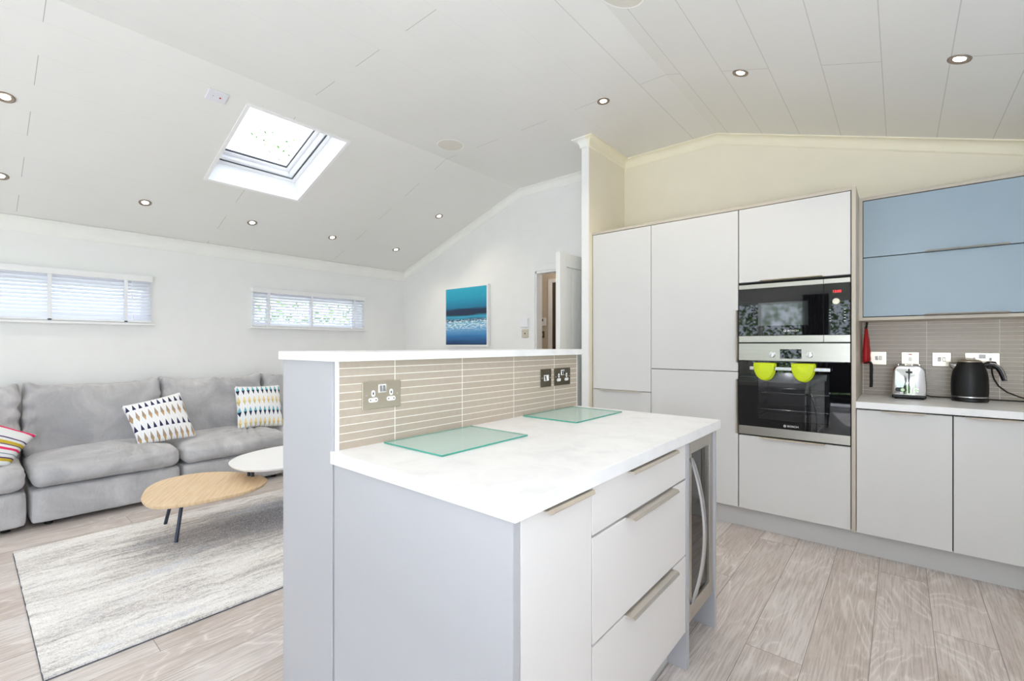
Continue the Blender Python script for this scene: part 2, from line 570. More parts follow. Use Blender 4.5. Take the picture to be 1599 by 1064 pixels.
# ------------------------------------------------------------------ mesh helpers
class B:
    def __init__(self):
        self.bm = bmesh.new()

    def quad(self, pts):
        vs = [self.bm.verts.new(p) for p in pts]
        return self.bm.faces.new(vs)

    def hexa(self, p, mi=0):
        v = [self.bm.verts.new(q) for q in p]
        for f in ((3, 2, 1, 0), (4, 5, 6, 7), (0, 1, 5, 4), (1, 2, 6, 5), (2, 3, 7, 6), (3, 0, 4, 7)):
            self.bm.faces.new([v[i] for i in f]).material_index = mi
        return self

    def box(self, x0, x1, y0, y1, z0, z1):
        return self.hexa([(x0, y0, z0), (x1, y0, z0), (x1, y1, z0), (x0, y1, z0), (x0, y0, z1), (x1, y0, z1), (x1, y1, z1), (x0, y1, z1)])

    def prism(self, poly, ext):
        """Polygon (3D points, any plane) extruded by the vector ext."""
        e = Vector(ext)
        a = [self.bm.verts.new(p) for p in poly]
        b = [self.bm.verts.new(Vector(p) + e) for p in poly]
        n = len(poly)
        self.bm.faces.new(a[::-1])
        self.bm.faces.new(b)
        for i in range(n):
            self.bm.faces.new((a[i], a[(i + 1) % n], b[(i + 1) % n], b[i]))
        return self

    def rings(self, rings, closed=False, caps=True):
        """Loft a list of rings (equal point counts)."""
        vr = [[self.bm.verts.new(p) for p in r] for r in rings]
        n = len(vr[0])
        for i in range(len(vr) - (0 if closed else 1)):
            a, b = vr[i], vr[(i + 1) % len(vr)]
            for k in range(n):
                self.bm.faces.new((a[k], a[(k + 1) % n], b[(k + 1) % n], b[k]))
        if caps and not closed:
            self.bm.faces.new(vr[0][::-1])
            self.bm.faces.new(vr[-1])
        return self

    def strip(self, rows, close_rows=False):
        """Loft open point rows."""
        vr = [[self.bm.verts.new(p) for p in r] for r in rows]
        for i in range(len(vr) - 1):
            for k in range(len(vr[0]) - 1):
                self.bm.faces.new((vr[i][k], vr[i][k + 1], vr[i + 1][k + 1], vr[i + 1][k]))
        return self

    def tube(self, pts, r, seg=10, flat=None):
        pts = [Vector(p) for p in pts]
        rings = []
        ref = None
        for i, p in enumerate(pts):
            t = (pts[min(i + 1, len(pts) - 1)] - pts[max(i - 1, 0)]).normalized()
            if ref is None:
                ref = Vector((0, 0, 1)) if abs(t.z) < 0.9 else Vector((1, 0, 0))
            u = (ref - t * ref.dot(t)).normalized()
            ref = u
            w = t.cross(u)
            rr = r[i] if isinstance(r, (list, tuple)) else r
            fl = flat or 1.0
            rings.append([p + u * rr * math.cos(2 * PI * k / seg) + w * rr * fl * math.sin(2 * PI * k / seg) for k in range(seg)])
        return self.rings(rings)

    def lathe(self, prof, c=(0, 0, 0), seg=32, cap=False, mtx=None):
        rings = []
        for r, z in prof:
            ring = [Vector((c[0] + r * math.cos(2 * PI * k / seg), c[1] + r * math.sin(2 * PI * k / seg), c[2] + z)) for k in range(seg)]
            if mtx:
                ring = [mtx @ p for p in ring]
            rings.append(ring)
        return self.rings(rings, caps=cap)

    def done(self, name, mat, parent=None, label=None, cat=None, group=None, kind=None, bevel=0.0, smooth=False, local=False, seg=2, part_label=None):
        bmesh.ops.recalc_face_normals(self.bm, faces=self.bm.faces)
        me = bpy.data.meshes.new(name)
        self.bm.to_mesh(me)
        self.bm.free()
        for mm in (mat if isinstance(mat, (list, tuple)) else [mat]):
            me.materials.append(mm)
        if smooth:
            for p in me.polygons:
                p.use_smooth = True
            if smooth != 'all':
                me.set_sharp_from_angle(angle=math.radians(38))
        o = bpy.data.objects.new(name, me)
        COL.objects.link(o)
        if bevel:
            md = o.modifiers.new('bevel', 'BEVEL')
            md.width = bevel
            md.segments = seg
            md.limit_method = 'ANGLE'
            md.angle_limit = math.radians(40)
        if parent is not None:
            o.parent = parent
            if not local:
                w = Matrix.Translation(parent.location)
                if parent.parent is not None:
                    w = parent['_w'] if '_w' in parent else w
                o.matrix_parent_inverse = world_inv(parent)
        if label:
            o['label'] = label
        if part_label:
            o['label'] = part_label
        if cat:
            o['category'] = cat
        if group:
            o['group'] = group
        if kind:
            o['kind'] = kind
        return o


def world_of(o):
    m = Matrix.LocRotScale(o.location, o.rotation_euler, o.scale)
    if o.parent is not None:
        m = world_of(o.parent) @ o.matrix_parent_inverse @ m
    return m


def world_inv(o):
    return world_of(o).inverted()


def thing(name, label, cat, loc=(0, 0, 0), group=None, rot=None, kind=None):
    o = bpy.data.objects.new(name, None)
    o.empty_display_size = 0.05
    o.location = loc
    if rot:
        o.rotation_euler = rot
    COL.objects.link(o)
    if kind:
        o['kind'] = kind
    if label:
        o['label'] = label
    if cat:
        o['category'] = cat
    if group:
        o['group'] = group
    return o


def copy_tree(o, parent=None):
    c = o.copy()
    COL.objects.link(c)
    c.parent = parent
    for ch in list(o.children):
        copy_tree(ch, c)
    return c


def text(name, s, size, mtx, mat, parent, extrude=0.0004):
    cu = bpy.data.curves.new(name, 'FONT')
    cu.body = s
    cu.size = size
    cu.extrude = extrude
    cu.align_x = 'CENTER'
    cu.align_y = 'CENTER'
    t = bpy.data.objects.new(name + '_curve', cu)
    COL.objects.link(t)
    dg = bpy.context.evaluated_depsgraph_get()
    me = bpy.data.meshes.new_from_object(t.evaluated_get(dg))
    bpy.data.objects.remove(t)
    bpy.data.curves.remove(cu)
    me.transform(mtx)
    me.materials.clear()
    me.materials.append(mat)
    o = bpy.data.objects.new(name, me)
    COL.objects.link(o)
    o.parent = parent
    o.matrix_parent_inverse = world_inv(parent)
    return o


# ------------------------------------------------------------------ the room shell
def struct(b, name, mat, parent=None, **kw):
    o = b.done(name, mat, parent, **kw)
    if parent is None:
        o['kind'] = 'structure'
    return o


b = B()
b.box(XL - 0.12, XR + 0.12, YR - 0.12, YB, -0.08, 0.0)
struct(b, 'floor', M['floor'])

# ceiling with a hole for the skylight; UV u counts boards, v is y
SKX0, SKX1, SKY0, SKY1 = -4.27, -3.41, 1.262, 1.99
b = B()
uvl = b.bm.loops.layers.uv.new('UVMap')


def cface(x0, x1, y0, y1):
    f = b.quad([(x0, y0, zc(x0)), (x1, y0, zc(x1)), (x1, y1, zc(x1)), (x0, y1, zc(x0))])
    xm = (x0 + x1) / 2
    for l in f.loops:
        x = l.vert.co.x
        if xm < XA:
            u = -8 + (x + 3.59) / 0.2285
        elif xm > XB:
            u = 2 + (x + 1.043) / 0.244
        else:
            u = (x + 1.56) / 0.25
        l[uvl].uv = (u, l.vert.co.y)


y0_, y1_ = YR - 0.12, YB + 0.12
cface(XL - 0.12, SKX0, y0_, y1_)
cface(SKX0, SKX1, y0_, SKY0)
cface(SKX0, SKX1, SKY1, y1_)
cface(SKX1, XA, y0_, y1_)
cface(XA, XB, y0_, y1_)
cface(XB, XR + 0.12, y0_, y1_)
bmesh.ops.remove_doubles(b.bm, verts=b.bm.verts, dist=1e-5)
o = struct(b, 'ceiling', M['ceiling'])
md = o.modifiers.new('solidify', 'SOLIDIFY')
md.thickness = 0.14
md.offset = -1.0
for p in o.data.polygons:
    if p.normal.z > 0:
        p.flip()

# left wall with two long high windows
W1 = (-0.20, 1.10, 1.45, 1.81)
W2 = (1.995, 3.30, 1.45, 1.80)
b = B()
xa, xb_ = XL - 0.12, XL
zt = 2.30


def wall_with_holes(b, a0, a1, z0, ztop, holes, mk):
    """Boxes around rectangular holes (a0,a1,z0,z1) sorted along a; mk(a0,a1,z0,z1) adds a box."""
    cur = a0
    for h in holes:
        mk(cur, h[0], z0, ztop)
        if h[2] > z0:
            mk(h[0], h[1], z0, h[2])
        mk(h[0], h[1], h[3], ztop)
        cur = h[1]
    mk(cur, a1, z0, ztop)


wall_with_holes(b, YR, YB, 0, 2.225, [W1, W2], lambda a0, a1, z0, z1: b.box(xa, xb_, a0, a1, z0, z1))
struct(b, 'wall_left', M['wall'])

# back (gable) wall: white left part with the doorway, kitchen part coloured with warm lamplight
DX0, DX1, DZ = -3.006, -2.20, 2.03


def gable(b, x0, x1, y0, y1, z0=0.0):
    xs = sorted(set([x0, x1] + [x for x in (XA, XB) if x0 < x < x1]))
    poly = [(x0, y0, z0), (x1, y0, z0)] + [(x, y0, zc(x)) for x in reversed(xs)]
    b.prism(poly, (0, y1 - y0, 0))


b = B()
gable(b, XL - 0.12, DX0, YB, YB + 0.09)
gable(b, DX0, DX1, YB, YB + 0.09, DZ)
gable(b, DX1, -2.0, YB, YB + 0.09)
struct(b, 'wall_back', M['wall'])
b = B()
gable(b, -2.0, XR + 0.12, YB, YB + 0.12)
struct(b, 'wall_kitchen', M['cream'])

# partition between hall side and kitchen: white face to the room, kitchen side a thin sheet coloured with warm lamplight
PX0, PX1, PY = -2.035, -1.966, 3.325
b = B()
b.box(PX0, PX1 - 0.004, PY, YB, 0, ZF)
struct(b, 'wall_partition', M['wall'])
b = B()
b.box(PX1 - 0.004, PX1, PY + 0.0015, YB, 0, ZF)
struct(b, 'wall_partition_warm_side', M['cream'])

# right wall and rear wall with glazed openings
b = B()
wall_with_holes(b, YR, YB, 0, zc(XR), [(-3.1, -0.1, 0.06, 2.12)], lambda a0, a1, z0, z1: b.box(XR, XR + 0.12, a0, a1, z0, z1))
struct(b, 'wall_right', M['wall'])
b = B()
b.box(XL - 0.12, -4.9, YR - 0.12, YR, 0, 2.12)
b.box(-1.25, -1.05, YR - 0.12, YR, 0, 2.12)
b.box(0.7, XR + 0.12, YR - 0.12, YR, 0, 2.12)
b.box(XL - 0.12, XR + 0.12, YR - 0.12, YR, 0, 0.05)
xs = [XL - 0.12, XA, XB, XR + 0.12]
b.prism([(xs[0], YR, 2.12), (xs[3], YR, 2.12), (xs[3], YR, zc(xs[3])), (xs[2], YR, ZF), (xs[1], YR, ZF), (xs[0], YR, zc(xs[0]))], (0, -0.12, 0))
struct(b, 'wall_rear', M['wall'])


def glazing(name, axis, c, a0, a1, z0, z1, n, mat=M['upvc'], fw=0.06, depth=0.05):
    """A framed window in a wall plane; n lights. The glass panes are parts."""
    w = thing(name, None, None, (c, (a0 + a1) / 2, z0) if axis == 'y' else ((a0 + a1) / 2, c, z0), kind='structure')

    def bx(b, p0, p1, q0, q1, d):
        if axis == 'y':
            b.box(c - d / 2, c + d / 2, p0, p1, q0, q1)
        else:
            b.box(p0, p1, c - d / 2, c + d / 2, q0, q1)
    f = B()
    bx(f, a0, a1, z0, z0 + fw, depth)
    bx(f, a0, a1, z1 - fw, z1, depth)
    for k in range(n + 1):
        p = a0 + (a1 - a0 - fw) * k / n
        bx(f, p, p + fw, z0 + fw, z1 - fw, depth)
    f.done('window_frame', mat, w, bevel=0.003)
    for k in range(n):
        p = a0 + (a1 - a0 - fw) * k / n + fw
        q = a0 + (a1 - a0 - fw) * (k + 1) / n
        g = B()
        bx(g, p - 0.005, q + 0.005, z0 + fw - 0.005, z1 - fw + 0.005, 0.008)
        g.done('pane', M['glass'], w)
    return w


w1 = glazing('window_1', 'y', XL - 0.085, W1[0], W1[1], W1[2], W1[3], 1, fw=0.045)
w2 = glazing('window_2', 'y', XL - 0.085, W2[0], W2[1], W2[2], W2[3], 1, fw=0.045)
for w, (a0, a1) in ((w1, (-0.24, 1.14)), (w2, (1.952, 3.341))):
    b = B()
    b.box(XL - 0.06, XL + 0.055, a0, a1, 1.418, 1.438)
    b.done('window_sill', M['gloss_white'], w, bevel=0.004)
    b = B()
    e0, e1 = a0 + 0.022, a1 - 0.02
    b.box(XL, XL + 0.008, e0, e0 + 0.022, 1.438, 1.81)
    b.box(XL, XL + 0.008, e1 - 0.022, e1, 1.438, 1.81)
    b.done('window_trim', M['gloss_white'], w, bevel=0.002)
glazing('window_3', 'x', YR - 0.06, -4.9, -1.25, 0.05, 2.12, 4, mat=M['upvc'])
glazing('window_4', 'x', YR - 0.06, -1.05, 0.7, 0.05, 2.12, 2, mat=M['upvc'])
glazing('window_5', 'y', XR + 0.06, -3.1, -0.1, 0.06, 2.12, 3, mat=M['upvc'])

# baseboards
b = B()
b.box(XL, XL + 0.014, YR, YB, 0, 0.11)
struct(b, 'baseboard_left', M['gloss_white'], bevel=0.004)
b = B()
b.box(XL + 0.015, DX0 - 0.065, YB - 0.014, YB, 0, 0.11)
struct(b, 'baseboard_back', M['gloss_white'], bevel=0.004)


# coving ------------------------------------------------------------
def cove_profile(dx=0.062, dz=0.072, n=8):
    """(out, drop) pairs from the bottom on the wall to the edge on the ceiling."""
    pr = [(0.0, dz + 0.004), (0.008, dz)]
    for k in range(n + 1):
        t = PI / 2 * k / n
        pr.append((0.012 + (dx - 0.020) * (1 - math.cos(t)), (dz - 0.006) - (dz - 0.016) * math.sin(t)))
    pr += [(dx, 0.008), (dx, 0.0)]
    return pr


def wall_cove(name, xs, y, mat):
    b = B()
    pr = cove_profile()
    rings = []
    for x in xs:
        rings.append([(x, y - d, zc(x) - h) for d, h in pr] + [(x, y, zc(x))])
    b.rings(rings)
    return struct(b, name, mat, smooth=True)


wall_cove('trim_1', [XL, XA, PX0], YB, M['coving'])
wall_cove('trim_2', [PX1, XB, XR], YB, M['coving_warm'])
b = B()
pr = cove_profile(0.07, 0.086)
zl = 2.2215
ring0 = [(XL + d, YR, zl - h + d * SL) for d, h in pr] + [(XL, YR, zl)]
b.rings([ring0, [(p[0], YB, p[2]) for p in ring0]])
struct(b, 'trim_3', M['coving'], smooth=True)
# around the partition head
pr = cove_profile()
rows = []
for d, h in pr:
    rows.append([(PX0 - d, YB, ZF - h), (PX0 - d, PY - d, ZF - h), (PX1 - 0.004, PY - d, ZF - h)])
b = B()
b.strip(rows)
for d in (0,):
    rr = [(PX1 - 0.004, PY - q[0], ZF - q[1]) for q in pr] + [(PX1 - 0.004, PY, ZF)]
    b.quad(rr)
bmesh.ops.remove_doubles(b.bm, verts=b.bm.verts, dist=1e-5)
struct(b, 'trim_4', M['coving'], smooth=True)
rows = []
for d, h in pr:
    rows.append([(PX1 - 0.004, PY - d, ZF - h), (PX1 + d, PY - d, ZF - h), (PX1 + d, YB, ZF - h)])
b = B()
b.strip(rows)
struct(b, 'trim_5', M['coving_warm'], smooth=True)

# doorway, door leaf, hall behind ----------------------------------------
d1 = thing('door_1', None, None, ((DX0 + DX1) / 2, YB, 0), kind='structure')
b = B()
aw = 0.055
b.box(DX0 - aw, DX0, YB - 0.018, YB, 0, DZ + aw)
b.box(DX1, DX1 + aw, YB - 0.018, YB, 0, DZ + aw)
b.box(DX0, DX1, YB - 0.018, YB, DZ, DZ + aw)
b.done('architrave', M['gloss_white'], d1, bevel=0.004)
b = B()
b.box(DX0 - 0.001, DX0 + 0.018, YB - 0.005, YB + 0.095, 0, DZ)
b.box(DX1 - 0.018, DX1, YB - 0.005, YB + 0.095, 0, DZ)
b.box(DX0, DX1, YB - 0.005, YB + 0.095, DZ - 0.022, DZ + 0.001)
b.done('door_lining', M['gloss_white'], d1, bevel=0.002)
# leaf: hinged on the right jamb, standing open at a right angle into the room
lx0, lx1, ly0, ly1, lz = -2.212, -2.168, 3.20, 3.935, 2.02
b = B()
st, rt = 0.10, 0.115
b.box(lx0, lx1, ly0, ly0 + st, 0.012, lz)
b.box(lx0, lx1, ly1 - st, ly1, 0.012, lz)
b.box(lx0, lx1, ly0 + st, ly1 - st, lz - rt, lz)
b.box(lx0, lx1, ly0 + st, ly1 - st, 0.012, 0.22)
leaf = b.done('door_leaf', M['door_white'], d1, bevel=0.003)
b = B()
npl = 5
wv = (ly1 - ly0 - 2 * st) / npl
for k in range(npl):
    b.box(lx0 + 0.012, lx1 - 0.012, ly0 + st + k * wv + 0.0015, ly0 + st + (k + 1) * wv - 0.0015, 0.22, lz - rt)
b.box(lx0 + 0.017, lx1 - 0.017, ly0 + st, ly1 - st, 0.22, lz - rt)
b.done('boarded_panel', M['door_white'], d1, bevel=0.003)
for sx in (-1, 1):
    b = B()
    xx = lx1 if sx > 0 else lx0
    b.lathe([(0.026, 0), (0.026, 0.008), (0.012, 0.012), (0.012, 0.045)], mtx=Matrix.Translation((xx, ly0 + 0.06, 1.0)) @ Matrix.Rotation(sx * PI / 2, 4, 'Y'), seg=16, cap=True)
    b.tube([(xx + sx * 0.045, ly0 + 0.055, 1.0), (xx + sx * 0.045, ly0 + 0.17, 1.0)], 0.009)
    b.done('door_handle', M['satin'], d1, smooth=True)

HY = 5.0
b = B()
b.box(-4.4, -1.2, HY, HY + 0.1, 0, 2.5)
struct(b, 'wall_hall', M['hall'])
b = B()
b.box(-4.5, -4.4, YB + 0.09, HY + 0.1, 0, 2.5)
b.box(-1.2, -1.1, YB + 0.09, HY + 0.1, 0, 2.5)
struct(b, 'wall_hall_ends', M['hall'])
b = B()
b.box(-4.4, -1.2, YB + 0.09, HY, 2.4, 2.5)
struct(b, 'ceiling_hall', M['wall'])
b = B()
b.box(-4.4, -1.2, YB, HY, -0.08, 0)
struct(b, 'floor_hall', M['floor'])
d2 = thing('door_2', None, None, (-3.1, HY, 0), kind='structure')
b = B()
b.box(-3.566, -3.504, HY - 0.02, HY, 0, 2.11)
b.box(-2.75, -2.69, HY - 0.02, HY, 0, 2.11)
b.box(-3.504, -2.75, HY - 0.02, HY, 2.06, 2.11)
b.done('architrave', M['gloss_white'], d2, bevel=0.004)
b = B()
b.box(-3.504, -2.75, HY - 0.006, HY, 0, 2.06)
b.done('door_leaf', M['dark_door'], d2)
hl = bpy.data.lights.new('hall_fill', 'POINT')  # added fill for the hall, standing in for light through the doorway
hl.energy = 7
hl.color = (1.0, 0.88, 0.74)
hl.shadow_soft_size = 0.08
ho = bpy.data.objects.new('hall_fill', hl)
ho.location = (-2.9, 4.55, 2.3)
COL.objects.link(ho)

t = thing('thermostat', 'white intercom handset panel with dark screen seen through the doorway', 'thermostat', (-3.655, HY, 1.55))
b = B()
b.box(-3.70, -3.605, HY - 0.028, HY, 1.495, 1.605)
b.done('casing', M['upvc'], t, bevel=0.006)
b = B()
b.box(-3.685, -3.64, HY - 0.031, HY - 0.028, 1.555, 1.59)
b.done('screen', M['black'], t)
t = thing('light_switch', 'dark metal switch plate on the hall wall below the intercom', 'light switch', (-3.67, HY, 1.38))
b = B()
b.box(-3.71, -3.635, HY - 0.008, HY, 1.335, 1.425)
b.done('face_plate', M['steel_plate'], t, bevel=0.002)
b = B()
b.box(-3.68, -3.662, HY - 0.013, HY - 0.008, 1.365, 1.395)
b.done('rocker', M['nickel'], t, bevel=0.001)

# ------------------------------------------------------------------ skylight
nrm = Vector((-SL, 0, 1)).normalized()
sax = Vector((1, 0, SL)).normalized()
sc0 = Vector(((SKX0 + SKX1) / 2, (SKY0 + SKY1) / 2, zc((SKX0 + SKX1) / 2)))
MS = Matrix(((sax.x, 0, nrm.x, sc0.x), (0, 1, 0, sc0.y), (sax.z, 0, nrm.z, sc0.z), (0, 0, 0, 1)))
hx = (SKX1 - SKX0) / 2 * math.sqrt(1 + SL * SL)
hy = (SKY1 - SKY0) / 2
sk = thing('window_6', None, None, sc0, kind='structure')


def sring(b, ox, oy, ix, iy, z0, z1):
    for (x0, x1, y0, y1) in ((-ox, ox, -oy, -iy), (-ox, ox, iy, oy), (-ox, -ix, -iy, iy), (ix, ox, -iy, iy)):
        pts = [(x0, y0, z0), (x1, y0, z0), (x1, y1, z0), (x0, y1, z0), (x0, y0, z1), (x1, y0, z1), (x1, y1, z1), (x0, y1, z1)]
        b.hexa([MS @ Vector(p) for p in pts])


b = B()
sring(b, hx + 0.022, hy + 0.022, hx - 0.004, hy - 0.004, -0.008, 0.001)
b.done('ceiling_trim', M['gloss_white'], sk, bevel=0.002)
b = B()
sring(b, hx + 0.01, hy + 0.01, hx - 0.002, hy - 0.002, 0.0, 0.30)
b.done('reveal_lining', M['gloss_white'], sk)
b = B()
sring(b, hx, hy, hx - 0.035, hy - 0.035, 0.18, 0.29)
b.done('outer_frame', M['upvc'], sk, bevel=0.003)
b = B()
sring(b, hx - 0.037, hy - 0.037, hx - 0.042, hy - 0.042, 0.185, 0.19)
b.done('gasket', M['dark_gap'], sk)
b = B()
sring(b, hx - 0.044, hy - 0.044, hx - 0.075, hy - 0.075, 0.192, 0.29)
sring(b, hx - 0.075, hy - 0.075, hx - 0.11, hy - 0.11, 0.225, 0.29)
b.done('sash', M['upvc'], sk, bevel=0.004)
b = B()
sring(b, hx - 0.110, hy - 0.110, hx - 0.116, hy - 0.116, 0.235, 0.25)
b.done('glazing_seal', M['dark_gap'], sk)
b = B()
gx, gy = hx - 0.105, hy - 0.105
pts = [(-gx, -gy, .252), (gx, -gy, .252), (gx, gy, .252), (-gx, gy, .252), (-gx, -gy, .262), (gx, -gy, .262), (gx, gy, .262), (-gx, gy, .262)]
b.hexa([MS @ Vector(p) for p in pts])
b.done('pane', M['glass'], sk)
pl = portal('skylight_daylight', sc0 + nrm * 0.31, (0, -math.atan(SL), 0), 2 * hx, 2 * hy)

# ------------------------------------------------------------------ kitchen run
GY = 3.38   # front plane of the tall doors


def edge_pull_y(name_parent, x0, x1, yf, z, mat=None, down=True):
    """Lip handle on a door facing -y: a thin plate over the edge of the door."""
    b = B()
    s = -1 if down else 1
    n = 0.02
    prof = [(yf + 0.004, z), (yf - 0.022, z), (yf - 0.030, z + s * 0.006), (yf - 0.028, z + s * 0.008), (yf - 0.021, z + s * 0.003), (yf + 0.004, z + s * 0.003)]
    ra = [(x0 + (0.006 if p[0] < yf else 0.0), p[0], p[1]) for p in prof]
    rb = [(x1 - (0.006 if p[0] < yf else 0.0), p[0], p[1]) for p in prof]
    b.rings([ra, rb])
    return b.done('handle', M['nickel'], name_parent, part_label=None)


def edge_pull_x(parent, y0, y1, xf, z):
    b = B()
    prof = [(xf - 0.004, z), (xf + 0.022, z), (xf + 0.030, z - 0.006), (xf + 0.028, z - 0.009), (xf + 0.021, z - 0.003), (xf - 0.004, z - 0.003)]
    ra = [(p[0], y0 + (0.008 if p[0] > xf + 0.025 else 0.0), p[1]) for p in prof]
    rb = [(p[0], y1 - (0.008 if p[0] > xf + 0.025 else 0.0), p[1]) for p in prof]
    b.rings([ra, rb])
    return b.done('handle', M['nickel'], parent)


def vert_pull(parent, x, z0, z1, yf):
    b = B()
    prof = [(x, yf + 0.004), (x, yf - 0.022), (x - 0.006, yf - 0.030), (x - 0.009, yf - 0.028), (x - 0.003, yf - 0.021), (x - 0.003, yf + 0.004)]
    b.rings([[(p[0], p[1], z0) for p in prof], [(p[0], p[1], z1) for p in prof]])
    return b.done('handle', M['nickel'], parent)


def door_y(parent, x0, x1, z0, z1, mat, yf=GY, name='door'):
    b = B()
    b.box(x0, x1, yf, yf + 0.019, z0, z1)
    return b.done(name, mat, parent, bevel=0.0012)


def carcass(parent, x0, x1, y0, y1, z0, z1, mat=None, open_front=False):
    b = B()
    if open_front:
        t = 0.018
        b.box(x0, x0 + t, y0, y1, z0, z1)
        b.box(x1 - t, x1, y0, y1, z0, z1)
        b.box(x0 + t, x1 - t, y0, y1, z0, z0 + t)
        b.box(x0 + t, x1 - t, y0, y1, z1 - t, z1)
        b.box(x0 + t, x1 - t, y1 - t, y1, z0 + t, z1 - t)
    else:
        b.box(x0, x1, y0, y1, z0, z1)
    return b.done('body', mat or M['dark_gap'], parent)


BK = YB - 0.002
ZT, ZB = 2.153, 0.142
t = thing('tall_cabinet', 'narrow light grey tall larder cabinet at the left end beside the white partition', 'cabinet', (-1.71, 3.7, 0.14))
carcass(t, -1.962, -1.454, GY + 0.021, BK, ZB, ZT)
door_y(t, -1.959, -1.4555, 0.880, ZT, M['cab'])
dd = door_y(t, -1.959, -1.4555, ZB, 0.875, M['cab'])
edge_pull_y(dd, -1.893, -1.525, GY, 0.878)
t = thing('tall_cabinet', 'wide light grey tall fridge cabinet between the narrow larder and the ovens', 'cabinet', (-1.145, 3.7, 0.14))
carcass(t, -1.452, -0.838, GY + 0.021, BK, ZB, ZT)
da = door_y(t, -1.4515, -0.8395, 1.062, ZT, M['cab'])
db = door_y(t, -1.4515, -0.8395, ZB, 1.057, M['cab'])
vert_pull(da, -0.838, 1.123, 1.475, GY)
vert_pull(db, -0.838, 0.645, 1.01, GY)
t = thing('oven_housing_cabinet', 'light grey tall oven housing with cupboard doors above and below the ovens', 'cabinet', (-0.53, 3.7, 0.14))
b = B()
b.box(-0.836, -0.828, GY + 0.021, BK, ZB, ZT)
b.box(-0.228, -0.220, GY + 0.021, BK, ZB, ZT)
b.box(-0.828, -0.228, BK - 0.02, BK, ZB, ZT)
b.box(-0.828, -0.228, GY + 0.021, BK - 0.02, 1.652, ZT)
b.box(-0.828, -0.228, GY + 0.021, BK - 0.02, ZB, 0.636)
b.box(-0.828, -0.228, GY + 0.03, BK - 0.02, 1.2505, 1.2555)
b.done('body', M['dark_gap'], t)
da = door_y(t, -0.8335, -0.2225, 1.660, ZT, M['cab'])
edge_pull_y(da, -0.708, -0.353, GY, 1.657, down=False)
db = door_y(t, -0.8335, -0.2225, ZB, 0.634, M['cab'])
edge_pull_y(db, -0.708, -0.343, GY, 0.637)
b = B()
b.box(-1.966, -0.2175, GY - 0.002, BK, 2.157, 2.176)
b.done('top_panel', M['greige'], None, label='long greige capping board across the top of the tall cabinets', cat='panel', bevel=0.001)
b = B()
b.box(-0.2175, -0.197, GY - 0.012, BK, 0.142, 2.176)
b.done('end_panel', M['greige'], None, label='tall greige end panel between the ovens and the blue wall cupboard', cat='panel', bevel=0.001)
b = B()
b.box(-1.962, XR, 3.44, 3.458, 0, 0.139)
b.done('plinth_board', M['plinth'], None, label='brushed grey plinth along the floor under the kitchen cabinets', cat='plinth')

for i, (x0, x1, h0, h1, lab) in enumerate(((-0.1935, 0.2135, -0.084, 0.110, 'light grey base cupboard under the toaster, next to the tall end panel'),
                                          (0.2185, 0.62, 0.262, 0.465, 'light grey base cupboard under the kettle at the right edge of the photo'),
                                          (0.625, 1.02, 0.70, 0.94, None))):
    if lab is None:
        continue
    t = thing('base_cabinet', lab, 'cabinet', ((x0 + x1) / 2, 3.7, 0.14), group=None)
    carcass(t, x0 - 0.002, x1 + 0.002, GY + 0.011, BK, ZB, 0.868)
    dd = door_y(t, x0, x1, ZB, 0.862, M['cab'], yf=3.37)
    edge_pull_y(dd, h0, h1, 3.37, 0.866)
b = B()
b.box(-0.1965, XR - 0.002, 3.345, BK, 0.872, 0.910)
b.done('worktop', M['laminate'], None, label='pale stone-effect kitchen worktop carrying the toaster and kettle', cat='worktop', bevel=0.002)
b = B()
b.box(-0.1965, XR - 0.002, YB - 0.014, YB - 0.001, 0.9105, 1.392)
b.done('tiled_splashback', M['tile_x'], None, label='grey-brown ribbon tiled splashback behind the toaster and kettle', cat='splashback')

t = thing('wall_cabinet', 'pale blue wall cupboard with two lift-up doors above the kettle', 'cabinet', (0.3, 3.8, 1.39))
UY = 3.62
ux0, ux1 = -0.1965, 0.86
b = B()
b.box(ux0, ux0 + 0.019, UY, BK, 1.392, 2.160)
b.box(ux1 - 0.019, ux1, UY, BK, 1.392, 2.160)
b.box(ux0 + 0.019, ux1 - 0.019, UY, BK, 1.392, 1.411)
b.box(ux0 + 0.019, ux1 - 0.019, UY, BK, 2.141, 2.160)
b.box(ux0 + 0.019, ux1 - 0.019, UY + 0.025, BK, 1.411, 2.141)
b.done('body', M['greige'], t, bevel=0.0008)
b = B()
b.box(ux0 + 0.019, ux1 - 0.019, UY + 0.020, UY + 0.0245, 1.4115, 2.1405)
b.done('shadow_gap', M['dark_gap'], t)
da = door_y(t, ux0 + 0.022, ux1 - 0.022, 1.785, 2.136, M['blue'], yf=UY)
edge_pull_y(da, 0.109, 0.457, UY, 1.783, down=False)
db = door_y(t, ux0 + 0.022, ux1 - 0.022, 1.416, 1.780, M['blue'], yf=UY)
edge_pull_y(db, 0.109, 0.457, UY, 1.414, down=False)

# ---- microwave
t = thing('microwave', 'built-in black glass microwave with steel strips above the oven', 'microwave', (-0.528, 3.5, 1.256))
b = B()
b.box(-0.8, -0.255, GY + 0.02, 3.85, 1.27, 1.63)
b.done('body', M['black'], t)
for x0, x1 in ((-0.8325, -0.3565), (-0.3545, -0.2235)):
    for z0, z1 in ((1.613, 1.642), (1.258, 1.300)):
        b = B()
        b.box(x0, x1, GY - 0.006, GY + 0.02, z0, z1)
        b.done('steel_strip', M['steel'], t, bevel=0.001)
b = B()
b.box(-0.8325, -0.3565, GY - 0.004, GY + 0.02, 1.301, 1.612)
md_ = b.done('door', M['black_glass'], t, bevel=0.001)
b = B()
b.box(-0.716, -0.436, GY - 0.0052, GY - 0.0042, 1.365, 1.517)
m_ = Mat('viewing_mesh')
m_.set(col=S(40, 43, 44), rough=0.05, spec=1.0, coat=1.0)
